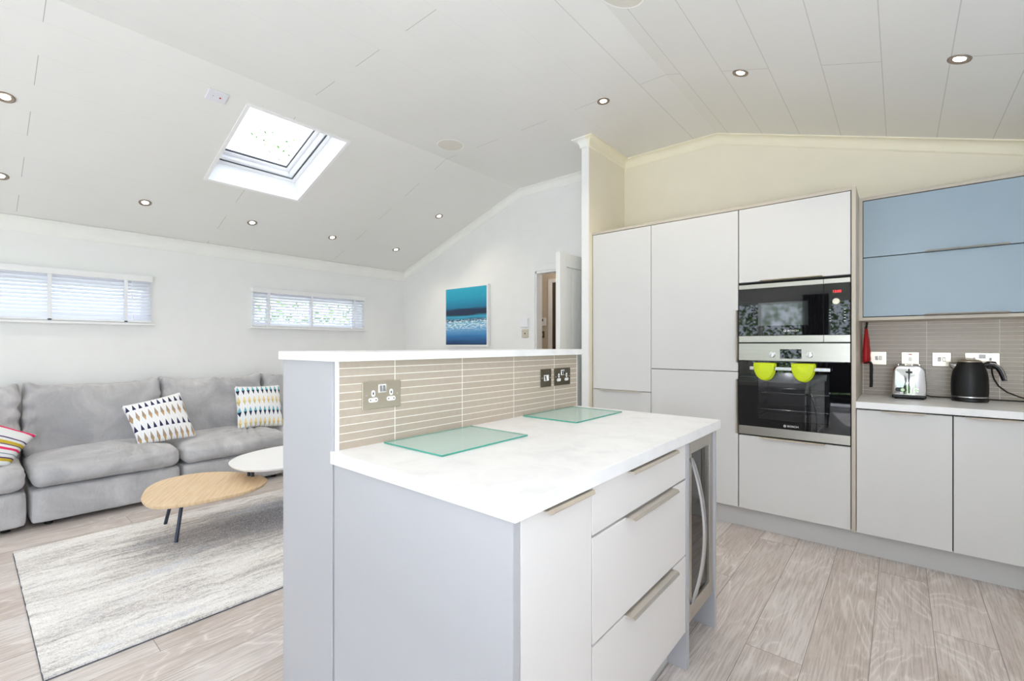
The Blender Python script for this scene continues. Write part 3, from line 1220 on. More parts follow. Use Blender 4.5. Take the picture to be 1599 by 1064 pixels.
b.done('viewing_window', m_.m, md_)
b = B()
b.box(-0.3545, -0.2235, GY - 0.004, GY + 0.02, 1.301, 1.612)
cp = b.done('control_panel', M['black_glass'], t, bevel=0.001)
b = B()
b.lathe([(0.019, 0), (0.019, 0.014), (0.017, 0.017), (0.0, 0.017)], mtx=Matrix.Translation((-0.292, GY - 0.004, 1.502)) @ Matrix.Rotation(PI / 2, 4, 'X'), cap=False)
b.done('dial', paint('ivory_dial', S(226, 220, 200), 0.3, metal=0.4), t, smooth=True)
RX = Matrix.Rotation(PI / 2, 4, 'X')
text('clock_digits', '12:00', 0.020, Matrix.Translation((-0.289, GY - 0.0045, 1.5625)) @ RX, M['clock'], cp)
for c in (-0.323, -0.250):
    for r in range(5):
        b = B()
        b.box(c - 0.005, c + 0.005, GY - 0.0046, GY - 0.004, 1.452 - r * 0.017, 1.4545 - r * 0.017)
        b.done('button_legend', M['satin'], cp)


def brand(parent, x, z, yf):
    text('logo', 'BOSCH', 0.0165, Matrix.Translation((x + 0.010, yf - 0.0004, z)) @ RX @ Matrix.Scale(1.15, 4, (1, 0, 0)), M['white_plastic'], parent, 0.0006)
    b = B()
    k = 20
    cx, r0, r1 = x - 0.034, 0.0078, 0.0062
    for s in range(k):
        a0, a1 = 2 * PI * s / k, 2 * PI * (s + 1) / k
        b.quad([(cx + r0 * math.cos(a0), yf - 0.001, z + r0 * math.sin(a0)), (cx + r0 * math.cos(a1), yf - 0.001, z + r0 * math.sin(a1)),
                (cx + r1 * math.cos(a1), yf - 0.001, z + r1 * math.sin(a1)), (cx + r1 * math.cos(a0), yf - 0.001, z + r1 * math.sin(a0))])
    for dx in (-0.0032, 0.0032):
        b.box(cx + dx - 0.0009, cx + dx + 0.0009, yf - 0.0012, yf - 0.0002, z - 0.005, z + 0.005)
    b.box(cx - 0.0032, cx + 0.0032, yf - 0.0012, yf - 0.0002, z - 0.0009, z + 0.0009)
    b.done('emblem', M['white_plastic'], parent)


brand(md_, -0.527, 1.330, GY - 0.004)

# ---- oven
t = thing('oven', 'built-in stainless steel single oven with black glass door', 'oven', (-0.528, 3.5, 0.641))
b = B()
x0, x1, z0, z1, yb = -0.80, -0.256, 0.70, 1.08, 3.80
b.box(x0, x0 + 0.06, GY + 0.028, yb, z0 - .04, z1 + .12)
b.box(x1 - 0.06, x1, GY + 0.028, yb, z0 - .04, z1 + .12)
b.box(x0 + 0.06, x1 - 0.06, GY + 0.028, yb, z0 - .04, z0 + 0.05)
b.box(x0 + 0.06, x1 - 0.06, GY + 0.028, yb, z1 - 0.02, z1 + .12)
b.box(x0 + 0.06, x1 - 0.06, yb - 0.02, yb, z0 + 0.05, z1 - 0.02)
b.done('cavity', M['enamel'], t)
for z in (0.815, 0.925):
    b = B()
    for k in range(9):
        xx = -0.73 + k * 0.05
        b.tube([(xx, GY + 0.05, z), (xx, yb - 0.03, z)], 0.0022, 6)
    b.tube([(-0.735, GY + 0.05, z), (-0.322, GY + 0.05, z)], 0.004, 8)
    b.tube([(-0.735, yb - 0.03, z), (-0.322, yb - 0.03, z)], 0.004, 8)
    b.done('rack', M['chrome'], t, smooth=True)
for xs_ in (-0.325, -0.733):
    b = B()
    for k in range(7):
        z = 0.765 + k * 0.042
        b.tube([(xs_, GY + 0.05, z), (xs_, yb - 0.04, z)], 0.003, 6)
    b.done('rack_support', M['chrome'], t, smooth=True)
b = B()
b.box(-0.8325, -0.2235, GY - 0.008, GY + 0.026, 1.137, 1.250)
fp = b.done('control_panel', M['steel'], t, bevel=0.001)
b = B()
b.box(-0.588, -0.470, GY - 0.0095, GY - 0.0082, 1.153, 1.213)
b.done('display', M['black_glass'], fp)
for x in (-0.632, -0.428):
    b = B()
    mk = Matrix.Translation((x, GY - 0.008, 1.178)) @ RX
    b.lathe([(0.019, 0), (0.019, 0.004), (0.0165, 0.006), (0.0155, 0.020), (0.0, 0.021)], mtx=mk, seg=28)
    k_ = b.done('knob', M['satin'], t, smooth=True)
    b = B()
    b.box(x - 0.003, x + 0.003, GY - 0.036, GY - 0.014, 1.161, 1.195)
    b.done('knob_grip', M['satin'], k_, bevel=0.002)
ol = bpy.data.lights.new('oven_fill', 'POINT')  # fill light added inside so the cavity shows
ol.energy = 0.7
ol.shadow_soft_size = 0.02
oo = bpy.data.objects.new('oven_fill', ol)
oo.location = (-0.62, 3.70, 1.03)
COL.objects.link(oo)
door = thing('door', None, None, (-0.528, GY, 0.641))
door.parent = t
door.matrix_parent_inverse = world_inv(t)
b = B()
b.box(-0.8325, -0.2235, GY - 0.006, GY + 0.026, 0.644, 0.700)
b.done('lower_rail', M['steel'], door, bevel=0.001)
b = B()
gx0, gx1, gz0, gz1 = -0.716, -0.325, 0.755, 1.062
b.box(-0.8325, gx0, GY - 0.006, GY + 0.012, 0.701, 1.132)
b.box(gx1, -0.2235, GY - 0.006, GY + 0.012, 0.701, 1.132)
b.box(gx0, gx1, GY - 0.006, GY + 0.012, 0.701, gz0)
b.box(gx0, gx1, GY - 0.006, GY + 0.012, gz1, 1.132)
dg_ = b.done('glass_surround', M['black_glass'], door)
b = B()
b.box(gx0, gx1, GY - 0.0058, GY - 0.001, gz0, gz1)
b.done('viewing_window', M['oven_glass'], door)
b = B()
b.box(-0.755, -0.316, GY - 0.058, GY - 0.046, 1.078, 1.100)
b.box(-0.745, -0.725, GY - 0.046, GY - 0.006, 1.080, 1.098)
b.box(-0.346, -0.326, GY - 0.046, GY - 0.006, 1.080, 1.098)
b.done('handle', M['satin'], door, bevel=0.003)
brand(dg_, -0.527, 0.722, GY - 0.006)

# ---- oven mitts draped over the oven handle
for cx, lab in ((-0.668, 'lime green rounded silicone oven mitt on the left of the oven handle'),
                (-0.456, 'lime green rounded silicone oven mitt in the middle of the oven handle')):
    t = thing('oven_mitt', lab, 'oven mitt', (cx, GY - 0.05, 1.10), group='lime oven mitts on the oven handle')
    for nm, yo, w, dep, dx in (('front_flap', -0.073, 0.061, 0.106, 0.0), ('back_flap', -0.036, 0.060, 0.111, 0.006)):
        b = B()
        outer = []
        K = 24
        for k in range(K + 1):
            a = PI * k / K
            outer.append((w * math.cos(a), -dep * math.sin(a) ** 0.9))
        rings = []
        for (sc, dy) in ((0.0, -0.006), (0.5, -0.006), (0.86, -0.0052), (0.97, -0.002), (1.0, 0.001), (0.96, 0.003), (0.5, 0.004), (0.0, 0.004)):
            yy = GY + yo + dy
            rings.append([(cx + dx + p[0] * sc, yy, 1.1195 + p[1] * sc - 0.0) for p in outer] )
        b.rings(rings, caps=False)
        bmesh.ops.remove_doubles(b.bm, verts=b.bm.verts, dist=1e-5)
        b.done(nm, M['lime'], t, smooth='all')
    b = B()
    pts = []
    rr = []
    for k in range(9):
        a = PI * k / 8
        pts.append((GY - 0.052 - 0.021 * math.cos(a), 1.117 + 0.009 * math.sin(a)))
    b.strip([[(cx - 0.060 + 0.003 * (1 if 0 else 0), p[0], p[1]) for p in pts], [(cx + 0.063, p[0], p[1]) for p in pts]])
    o = b.done('fold', M['lime'], t, smooth=True)
    md = o.modifiers.new('solidify', 'SOLIDIFY')
    md.thickness = 0.004

# ------------------------------------------------------------------ sockets and switches
def plate(axis, name, label, cat, u0, u1, z0, z1, plane, kind, mat, group=None):
    """A wall plate facing +x (axis 'x') or -y (axis 'y'). u runs left to right for the viewer."""
    uc, zcn = (u0 + u1) / 2, (z0 + z1) / 2
    w, h = u1 - u0, z1 - z0
    if axis == 'x':
        t = thing(name, label, cat, (plane, uc, zcn), rot=(PI / 2, 0, PI / 2), group=group)
    else:
        t = thing(name, label, cat, (uc, plane, zcn), rot=(PI / 2, 0, 0), group=group)
    # local frame: x to the right, y up, z out of the wall
    b = B()
    b.box(-w / 2, w / 2, -h / 2, h / 2, 0, 0.005)
    b.done('face_plate', mat, t, bevel=0.002, local=True)

    def screw(x, y):
        s = B()
        s.lathe([(0.0035, 0.005), (0.0035, 0.0058), (0.0, 0.0062)], (x, y, 0), 12)
        s.done('screw', M['nickel'], t, local=True)

    def rocker(x, y, w_=0.011, h_=0.022, mt=None, tilt=0.002):
        r = B()
        r.hexa([(x - w_ / 2, y - h_ / 2, .005), (x + w_ / 2, y - h_ / 2, .005), (x + w_ / 2, y + h_ / 2, .005), (x - w_ / 2, y + h_ / 2, .005),
                (x - w_ / 2, y - h_ / 2, .008 + tilt), (x + w_ / 2, y - h_ / 2, .008 + tilt), (x + w_ / 2, y + h_ / 2, .008 - tilt), (x - w_ / 2, y + h_ / 2, .008 - tilt)])
        r.done('rocker', mt or M['chrome'], t, local=True, bevel=0.0008)

    def surround(x, y, w_, h_):
        r = B()
        r.box(x - w_ / 2, x + w_ / 2, y - h_ / 2, y + h_ / 2, 0.004, 0.0062)
        r.done('switch_surround', M['white_plastic'] if kind != 'kitchen' else M['black'], t, local=True)

    def stadium(b, x, y, rw, rh):
        r = min(rw, rh)
        K = 10
        pts = []
        for k in range(4 * K):
            a = 2 * PI * k / (4 * K)
            px = (rw - r) * (1 if math.cos(a) > 0 else -1) + r * math.cos(a)
            py = (rh - r) * (1 if math.sin(a) > 0 else -1) + r * math.sin(a)
            pts.append((x + px, y + py, 0.005))
        b.prism(pts, (0, 0, 0.0012))

    def outlet(x):
        r = B()
        stadium(r, x, 0.006, 0.0065, 0.0105)
        stadium(r, x, -0.0155, 0.0175, 0.0072)
        r.done('socket_insert', M['white_plastic'], t, local=True, smooth=True)
        r = B()
        r.box(x - 0.002, x + 0.002, 0.002, 0.010, 0.006, 0.0066)
        r.box(x - 0.013, x - 0.0085, -0.0172, -0.0138, 0.006, 0.0066)
        r.box(x + 0.0085, x + 0.013, -0.0172, -0.0138, 0.006, 0.0066)
        r.done('socket_hole', M['black'], t, local=True)
    if kind == 'double':
        surround(0, 0.021, 0.030, 0.027)
        rocker(-0.0065, 0.021)
        rocker(0.0065, 0.021)
        outlet(-0.035)
        outlet(0.035)
        screw(-0.060, 0)
        screw(0.060, 0)
    elif kind == 'spur':
        surround(0, 0, 0.038, 0.029)
        rocker(-0.009, 0, 0.014, 0.024)
        rocker(0.010, 0, 0.012, 0.024, M['white_plastic'])
        screw(-0.034, 0)
        screw(0.034, 0)
    elif kind == 'kitchen':
        surround(-0.010, 0, 0.015, 0.026)
        rocker(-0.010, 0, 0.012, 0.022, M['white_plastic'])
        surround(0.011, 0, 0.015, 0.026)
        rocker(0.011, 0, 0.012, 0.022, M['nickel'])
        screw(-0.034, 0)
        screw(0.034, 0)
    elif kind == 'single':
        surround(0, -0.002, 0.015, 0.027)
        rocker(0, -0.002, 0.012, 0.022, M['nickel'])
        r = B()
        r.box(-0.010, 0.010, 0.026, 0.031, 0.005, 0.0056)
        r.done('red_marking', M['red'], t, local=True)
        screw(-0.030, 0)
        screw(0.030, 0)
    elif kind == 'kitchen_double':
        surround(0, 0.022, 0.030, 0.024)
        rocker(-0.007, 0.022, 0.011, 0.020, M['white_plastic'])
        rocker(0.007, 0.022, 0.011, 0.020, M['white_plastic'])
        outlet(-0.035)
        outlet(0.035)
    elif kind == 'toggle':
        r = B()
        r.lathe([(0.006, 0.005), (0.005, 0.012), (0.0, 0.013)], (0, 0, 0), 14)
        r.done('toggle', M['black'], t, local=True)
        screw(-0.030, 0)
        screw(0.030, 0)
    elif kind == 'box':
        r = B()
        r.box(-w / 2 + 0.006, w / 2 - 0.006, -h / 2 + 0.006, h / 2 - 0.006, 0.005, 0.026)
        r.done('cover', M['upvc'], t, local=True, bevel=0.004)
    return t


TX = -1.334
plate('x', 'power_socket', 'nickel double socket near the front end of the tiled island upstand', 'socket', 0.829, 0.979, 1.028, 1.1195, TX, 'double', M['nickel_plate'])
plate('x', 'fused_switch', 'dark nickel single switch plate beside the far double socket on the island tiles', 'switch', 1.799, 1.886, 1.034, 1.122, TX, 'spur', M['steel_plate'])
plate('x', 'power_socket', 'dark nickel double socket at the far end of the island tiles', 'socket', 1.914, 2.058, 1.034, 1.122, TX, 'double', M['steel_plate'])
SPY = YB - 0.014
plate('y', 'fused_switch', 'nickel switch plate half behind the hanging red pouch', 'switch', -0.153, -0.066, 1.108, 1.196, SPY, 'kitchen', M['nickel_plate'])
plate('y', 'cooker_switch', 'nickel single switch plate with red mark above the toaster', 'switch', 0.008, 0.096, 1.106, 1.194, SPY, 'single', M['nickel_plate'])
plate('y', 'fused_switch', 'nickel switch plate between the toaster and the kettle', 'switch', 0.157, 0.245, 1.106, 1.193, SPY, 'kitchen', M['nickel_plate'])
plate('y', 'power_socket', 'nickel double socket behind the black kettle', 'socket', 0.306, 0.455, 1.104, 1.193, SPY, 'kitchen_double', M['nickel_plate'])
plate('y', 'thermostat_box', 'small white plastic box on the white wall left of the doorway', 'control box', -3.212, -3.092, 1.430, 1.540, YB, 'box', M['upvc'])
plate('y', 'light_switch', 'small nickel switch plate below the white box left of the doorway', 'light switch', -3.196, -3.100, 1.320, 1.412, YB, 'toggle', M['nickel_plate'])

# ------------------------------------------------------------------ island
IX = -0.622     # front plane of the island doors
t = thing('breakfast_bar_divider', 'tall raised divider of the island clad in ribbon tiles on the kitchen side', 'divider', (-1.5, 1.43, 0))
b = B()
b.box(-1.690, -1.352, 0.760, 2.132, 0, 1.1885)
b.done('body', M['panel'], t)
b = B()
b.box(-1.694, -1.3525, 0.738, 0.7595, 0, 1.1885)
b.done('end_panel', M['panel'], t, bevel=0.001)
b = B()
b.box(-1.3515, -1.3345, 0.752, 2.128, 0.9105, 1.1885)
b.done('tile_cladding', M['tile_y'], t)
for q in ((-1.3500, -1.3340, 0.7455, 0.7515), (-1.3515, -1.3335, 2.1285, 2.134)):
    b = B()
    b.box(*q, 0.9105, 1.1885)
    b.done('tile_trim', M['gloss_white'], t)
b = B()
b.box(-1.694, -1.297, 0.721, 2.135, 1.1890, 1.2175)
b.done('bar_top', M['laminate'], None, label='long white breakfast bar top on the raised divider', cat='worktop', bevel=0.0015)
b = B()
b.box(-1.3495, -0.604, 0.730, 2.150, 0.872, 0.910)
b.done('island_worktop', M['laminate'], None, label='white stone-effect worktop of the kitchen island carrying glass savers', cat='worktop', bevel=0.0015)
b = B()
b.box(-1.349, IX, 0.743, 0.766, 0, 0.8715)
b.done('end_panel', M['panel'], None, label='wide grey end panel of the island facing the camera', cat='panel', bevel=0.001)


def door_x(parent, y0, y1, z0, z1, name='door'):
    b = B()
    b.box(IX - 0.019, IX, y0, y1, z0, z1)
    return b.done(name, M['island_cab'], parent, bevel=0.0012)


def body_x(parent, y0, y1, z0=0.145):
    b = B()
    b.box(-1.345, IX - 0.0215, y0, y1, z0, 0.871)
    return b.done('body', M['dark_gap'], parent)


t = thing('island_cabinet', 'narrow pale grey island cupboard at the front corner under the worktop', 'cabinet', (-0.95, 0.92, 0.145))
body_x(t, 0.7665, 1.067)
dd = door_x(t, 0.7695, 1.0655, 0.15, 0.8665)
edge_pull_x(dd, 0.835, 1.043, IX, 0.8685)
t = thing('drawer_cabinet', 'pale grey three-drawer island cabinet beside the wine cooler', 'cabinet', (-0.95, 1.42, 0.145))
body_x(t, 1.0685, 1.766)
for z0, z1, y0 in ((0.7345, 0.8665, 1.266), (0.4445, 0.7275, 1.254), (0.150, 0.4375, 1.251)):
    dd = door_x(t, 1.0715, 1.7635, z0, z1, 'drawer')
    edge_pull_x(dd, 1.262, 1.631, IX, z1 + 0.0005)
b = B()
b.box(-1.345, IX + 0.003, 1.7685, 1.7945, 0, 0.871)
b.done('side_panel', M['panel'], None, label='narrow floor-length grey panel between the island drawers and the wine cooler', cat='panel', bevel=0.001)
b = B()
b.box(-1.345, IX + 0.003, 2.112, 2.136, 0, 0.871)
b.done('side_panel', M['panel'], None, label='floor-length grey panel at the far side of the wine cooler', cat='panel', bevel=0.001)
b = B()
b.box(-0.712, -0.695, 0.767, 1.768, 0, 0.143)
b.done('plinth_board', M['plinth'], None, label='recessed grey plinth under the island drawers', cat='plinth')

# wine cooler
cy0, cy1, cz0, cz1 = 1.798, 2.108, 0.158, 0.868
t = thing('wine_cooler', 'slim undercounter wine cooler with a steel framed glass door in the island', 'wine cooler', (-0.95, 1.95, 0))
b = B()
b.box(-1.2, -1.18, cy0, cy1, 0.10, 0.868)
b.box(-1.18, IX - 0.045, cy0, cy0 + 0.02, 0.10, 0.868)
b.box(-1.18, IX - 0.045, cy1 - 0.02, cy1, 0.10, 0.868)
b.box(-1.18, IX - 0.045, cy0 + 0.02, cy1 - 0.02, 0.10, 0.17)
b.box(-1.18, IX - 0.045, cy0 + 0.02, cy1 - 0.02, 0.84, 0.868)
b.done('body', M['black'], t)
dr = thing('door', None, None, (IX, 1.95, 0.16))
dr.parent = t
dr.matrix_parent_inverse = world_inv(t)
b = B()
fw = 0.045
xa_, xb2 = IX - 0.042, IX - 0.004
b.box(xa_, xb2, cy0, cy0 + fw, cz0, cz1)
b.box(xa_, xb2, cy1 - fw, cy1, cz0, cz1)
b.box(xa_, xb2, cy0 + fw, cy1 - fw, cz0, cz0 + 0.062)
b.box(xa_, xb2, cy0 + fw, cy1 - fw, cz1 - 0.055, cz1)
b.done('door_frame', M['steel'], dr, bevel=0.0015)
b = B()
b.box(IX - 0.022, IX - 0.014, cy0 + fw, cy1 - fw, cz0 + 0.062, cz1 - 0.055)
b.done('pane', M['cooler_glass'], dr)
b = B()
pts = []
for k in range(21):
    s = k / 20
    pts.append((IX + 0.002 + 0.052 * math.sin(PI * s) ** 0.8, cy0 + 0.022, 0.235 + (0.80 - 0.235) * s))
rg = []
for i, p in enumerate(pts):
    q0, q1 = pts[max(i - 1, 0)], pts[min(i + 1, 20)]
    tx, tz = q1[0] - q0[0], q1[2] - q0[2]
    L_ = math.hypot(tx, tz)
    nx, nz = tz / L_, -tx / L_
    rg.append([(p[0] + nx * a, p[1] + c, p[2] + nz * a) for a, c in ((-0.005, -0.011), (0.003, -0.011), (0.006, 0.0), (0.003, 0.011), (-0.005, 0.011))])
b.rings(rg)
b.done('handle', M['satin'], dr, smooth=True)
for k in range(4):
    b = B()
    z = 0.30 + k * 0.13
    b.box(-1.17, -0.675, cy0 + 0.022, cy1 - 0.022, z, z + 0.004)
    b.box(-0.69, -0.675, cy0 + 0.022, cy1 - 0.022, z, z + 0.03)
    b.done('shelf', M['bark'], t)
b = B()
b.box(-0.76, -0.73, cy0, cy1, 0.0, 0.10)
for k in range(6):
    b.box(-0.73, -0.722, cy0 + 0.01, cy1 - 0.03, 0.012 + k * 0.014, 0.019 + k * 0.014)
b.done('kick_grille', M['enamel'], t)

# glass worktop savers
for (x0, x1, y0, y1, lab) in ((-1.318, -1.028, 0.903, 1.311, 'green-tinted glass worktop saver nearest the camera on the island'),
                              (-1.325, -1.036, 1.654, 2.065, 'green-tinted glass worktop saver at the far end of the island')):
    b = B()
    v = [(x0, y0), (x1, y0), (x1, y1), (x0, y1)]
    b.hexa([(p[0], p[1], 0.9115) for p in v] + [(p[0], p[1], 0.9165) for p in v])
    b.bm.faces.ensure_lookup_table()
    for f in b.bm.faces:
        f.normal_update()
        f.material_index = 0 if abs(f.normal.z) > 0.5 else 1
    b.done('glass_worktop_saver', [M['saver'], M['saver_edge']], None, label=lab, cat='chopping board', group='glass worktop savers on the island')
    for (fx, fy) in ((x0 + .02, y0 + .02), (x1 - .02, y0 + .02), (x1 - .02, y1 - .02), (x0 + .02, y1 - .02)):
        pass

# ------------------------------------------------------------------ toaster
TXC, TY0, TY1, TZ = 0.043, 3.690, 3.930, 0.912
t = thing('toaster', 'polished chrome two-slice toaster on the worktop', 'toaster', (TXC, 3.8, TZ))


def toaster_ring(w, h, z0, r, y, n=7):
    pts = [(-w, z0)]
    pts += [(-w - 0.001, z0 + 0.05)]
    for k in range(n + 1):
        a = PI - PI / 2 * k / n
        pts.append((-w + 0.005 + r + r * math.cos(a), h - r + r * math.sin(a)))
    pts = pts[:2] + [(p[0] - 0.0, p[1]) for p in pts[2:]]
    right = [(-p[0], p[1]) for p in reversed(pts)]
    return [(TXC + p[0], y, TZ + p[1]) for p in pts + right]


b = B()
rg = []
for y, w, h in ((TY0, 0.070, 0.192), (TY0 + 0.004, 0.077, 0.200), (TY0 + 0.014, 0.081, 0.204), (TY1 - 0.014, 0.081, 0.204), (TY1 - 0.004, 0.077, 0.200), (TY1, 0.070, 0.192)):
    rg.append(toaster_ring(w, h, 0.024, 0.040, y))
b.rings(rg)
b.done('body', M['chrome'], t, smooth=True)
b = B()
b.box(TXC - 0.080, TXC + 0.080, TY0 - 0.003, TY1, TZ + 0.004, TZ + 0.025)
b.done('base', M['black'], t, bevel=0.008, seg=3)
for dx in (-0.032, 0.032):
    b = B()
    b.box(TXC + dx - 0.014, TXC + dx + 0.014, TY0 + 0.03, TY1 - 0.03, TZ + 0.2025, TZ + 0.2055)
    b.done('slot', M['black'], t)
    b = B()
    for e in (-0.017, 0.017):
        b.tube([(TXC + dx + e, TY0 + 0.025, TZ + 0.206), (TXC + dx + e, TY1 - 0.025, TZ + 0.206)], 0.0015, 6)
    b.done('slot_rail', M['chrome'], t)
b = B()
b.box(TXC - 0.0035, TXC + 0.0035, TY0 - 0.002, TY0 + 0.002, TZ + 0.035, TZ + 0.185)
b.done('lever_slot', M['black'], t)
b = B()
b.box(TXC - 0.016, TXC + 0.016, TY0 - 0.024, TY0 - 0.008, TZ + 0.161, TZ + 0.169)
b.box(TXC - 0.004, TXC + 0.004, TY0 - 0.012, TY0 + 0.001, TZ + 0.150, TZ + 0.180)
b.done('lever', M['black'], t, bevel=0.002)
b = B()
stx = []
for k in range(24):
    a = 2 * PI * k / 24
    stx.append((TXC - 0.038 + 0.014 * (1 if math.cos(a) > 0 else -1) + 0.013 * math.cos(a), TY0 + 0.001, TZ + 0.055 + 0.013 * math.sin(a)))
b.prism(stx, (0, -0.004, 0))
b.done('button_panel', M['black'], t, bevel=0.001)
b = B()
b.box(TXC + 0.018, TXC + 0.046, TY0 - 0.004, TY0 + 0.001, TZ + 0.042, TZ + 0.068)
b.done('browning_panel', M['satin'], t, bevel=0.003)
for kx, kr in ((-0.030, 0.011), (0.034, 0.009)):
    b = B()
    b.lathe([(kr, 0), (kr, 0.012), (kr * 0.8, 0.015), (0, 0.015)], mtx=Matrix.Translation((TXC + kx, TY0 - 0.003, TZ + 0.055)) @ RX, seg=20)
    b.done('knob', M['chrome'], t, smooth=True)
b = B()
for dx, dy in ((-0.06, 0.02), (0.06, 0.02), (-0.06, 0.22), (0.06, 0.22)):
    b.lathe([(0.008, -0.0005), (0.008, 0.006)], (TXC + dx, TY0 + dy, TZ), 12, cap=True)
b.done('feet', M['black'], t)
b = B()
b.tube([(TXC + 0.079, 3.90, TZ + 0.012), (0.150, 3.905, 0.9165), (0.20, 3.915, 0.9155), (0.30, 3.92, 0.9155), (0.42, 3.915, 0.9155), (0.60, 3.92, 0.9155), (0.86, 3.93, 0.9155)], 0.0035, 8)
b.done('power_cord', M['black'], t, smooth=True)

# ------------------------------------------------------------------ kettle
KX, KY, KZ = 0.313, 3.79, 0.912
t = thing('kettle', 'matt black electric kettle with steel lid and spout', 'kettle', (KX, KY, KZ))
b = B()
b.lathe([(0.0, -0.001), (0.076, -0.001), (0.080, 0.004), (0.080, 0.018), (0.074, 0.022), (0.0, 0.022)], (KX, KY, KZ), 40)
b.done('base', M['black'], t, smooth=True)
b = B()
b.lathe([(0.0795, 0.0225), (0.081, 0.024), (0.081, 0.030), (0.0795, 0.031)], (KX, KY, KZ), 40)
b.done('steel_ring', M['satin'], t, smooth=True)
prof = [(0.0785, 0.031), (0.0805, 0.06), (0.0805, 0.10), (0.079, 0.135), (0.075, 0.165), (0.069, 0.190), (0.061, 0.213), (0.054, 0.226), (0.052, 0.229), (0.0, 0.229)]
b = B()
b.lathe(prof, (KX, KY, KZ), 48)
b.done('body', M['black_matt'], t, smooth=True)
b = B()
b.lathe([(0.052, 0.229), (0.050, 0.234), (0.040, 0.241), (0.020, 0.244), (0.0, 0.2445)], (KX, KY, KZ), 40)
b.tube([(KX - 0.018, KY - 0.02, KZ + 0.243), (KX, KY - 0.02, KZ + 0.248), (KX + 0.018, KY - 0.02, KZ + 0.243)], 0.004, 8)
b.done('lid', M['nickel'], t, smooth=True)
b = B()   # spout, pointing to -x
rg = []
for s, dx, z, hw, hh in ((0, -0.045, 0.205, 0.026, 0.026), (1, -0.062, 0.206, 0.021, 0.020), (2, -0.076, 0.211, 0.014, 0.013), (3, -0.088, 0.218, 0.006, 0.006)):
    ring = []
    for k in range(12):
        a = 2 * PI * k / 12
        ring.append((KX + dx, KY + hw * math.cos(a), KZ + z + hh * math.sin(a) * (1 if math.sin(a) > 0 else 2.0)))
    rg.append(ring)
b.rings(rg)
b.done('spout', M['satin'], t, smooth=True)
hp = [(0.058, 0.212), (0.078, 0.218), (0.098, 0.214), (0.116, 0.198), (0.128, 0.175), (0.136, 0.148), (0.141, 0.125)]
b = B()
b.tube([(KX + p[0], KY, KZ + p[1]) for p in hp], [0.012, 0.013, 0.0135, 0.0135, 0.0135, 0.013, 0.011], 12)
b.done('handle', M['black'], t, smooth=True)
b = B()
b.tube([(KX + p[0] + 0.004, KY - 0.011, KZ + p[1] + 0.007) for p in hp[1:]], 0.0032, 8)
b.done('handle_trim', M['satin'], t, smooth=True)
b = B()
b.box(KX + 0.083, KX + 0.125, 3.915, SPY - 0.006, 1.098, 1.142)
b.done('plug', M['black'], t, bevel=0.008, seg=3)
b = B()
b.tube([(KX + 0.104, 3.918, 1.100), (KX + 0.106, 3.912, 1.07), (KX + 0.112, 3.908, 1.04), (KX + 0.130, 3.905, 1.00), (KX + 0.165, 3.905, 0.965), (KX + 0.21, 3.905, 0.942), (KX + 0.27, 3.90, 0.922), (KX + 0.36, 3.89, 0.9155)], 0.0038, 8)
b.done('power_cord', M['black'], t, smooth=True)

# ------------------------------------------------------------------ red pouch hanging by a strap in the corner
t = thing('hanging_pouch', 'long shiny red padded pouch with black strap hanging beside the tall panel', 'pouch', (-0.172, 3.84, 1.12))
b = B()
rg = []
K = 26
for i in range(K + 1):
    s = i / K
    z = 1.115 + 0.235 * s
    w = 0.021 * (1 - 0.72 * s ** 2.2) * (0.75 + 0.25 * min(1, s * 8))
    d = 0.060 * (1 - 0.6 * s ** 2) * (0.8 + 0.2 * min(1, s * 8))
    ring = []
    for k in range(20):
        a = 2 * PI * k / 20
        fold = 1 + 0.16 * math.cos(3 * a + 0.5) + 0.05 * math.sin(s * 21)
        ring.append((-0.170 + w * fold * math.cos(a), 3.86 + d * math.sin(a), z))
    rg.append(ring)
b.rings(rg)
b.done('body', M['red'], t, smooth='all')
b = B()
b.tube([(-0.172, 3.86, 1.345), (-0.168, 3.86, 1.37), (-0.166, 3.86, 1.3915)], [0.007, 0.006, 0.007], 8)
b.done('hanging_loop', M['black'], t, smooth=True)
b = B()
path = [(-0.170, 3.80, 1.118), (-0.160, 3.795, 1.128), (-0.148, 3.795, 1.130), (-0.140, 3.795, 1.115), (-0.139, 3.795, 1.08), (-0.140, 3.795, 1.04), (-0.139, 3.797, 1.00), (-0.141, 3.798, 0.965)]
b.strip([[(p[0] - 0.011, p[1], p[2]) for p in path], [(p[0] + 0.006, p[1] - 0.004, p[2] + 0.001) for p in path]])
o = b.done('strap', M['black'], t)
md = o.modifiers.new('solidify', 'SOLIDIFY')
md.thickness = 0.004

# ------------------------------------------------------------------ framed picture
t = thing('framed_picture', 'blue abstract seascape painting in a white box frame on the far wall', 'picture', (-4.02, YB, 1.59))
fx0, fx1, fz0, fz1, fd = -4.415, -3.668, 1.222, 1.958, 0.045
b = B()
bw = 0.020
for (x0, x1, z0, z1) in ((fx0, fx1, fz0, fz0 + bw), (fx0, fx1, fz1 - bw, fz1), (fx0, fx0 + bw, fz0 + bw, fz1 - bw), (fx1 - bw, fx1, fz0 + bw, fz1 - bw)):
    b.box(x0, x1, YB - fd, YB - 0.001, z0, z1)
b.done('frame', M['gloss_white'], t, bevel=0.001)
b = B()
b.box(fx0 + bw, fx1 - bw, YB - 0.04, YB - 0.012, fz0 + bw, fz1 - bw)
b.done('canvas', M['sea'], t)

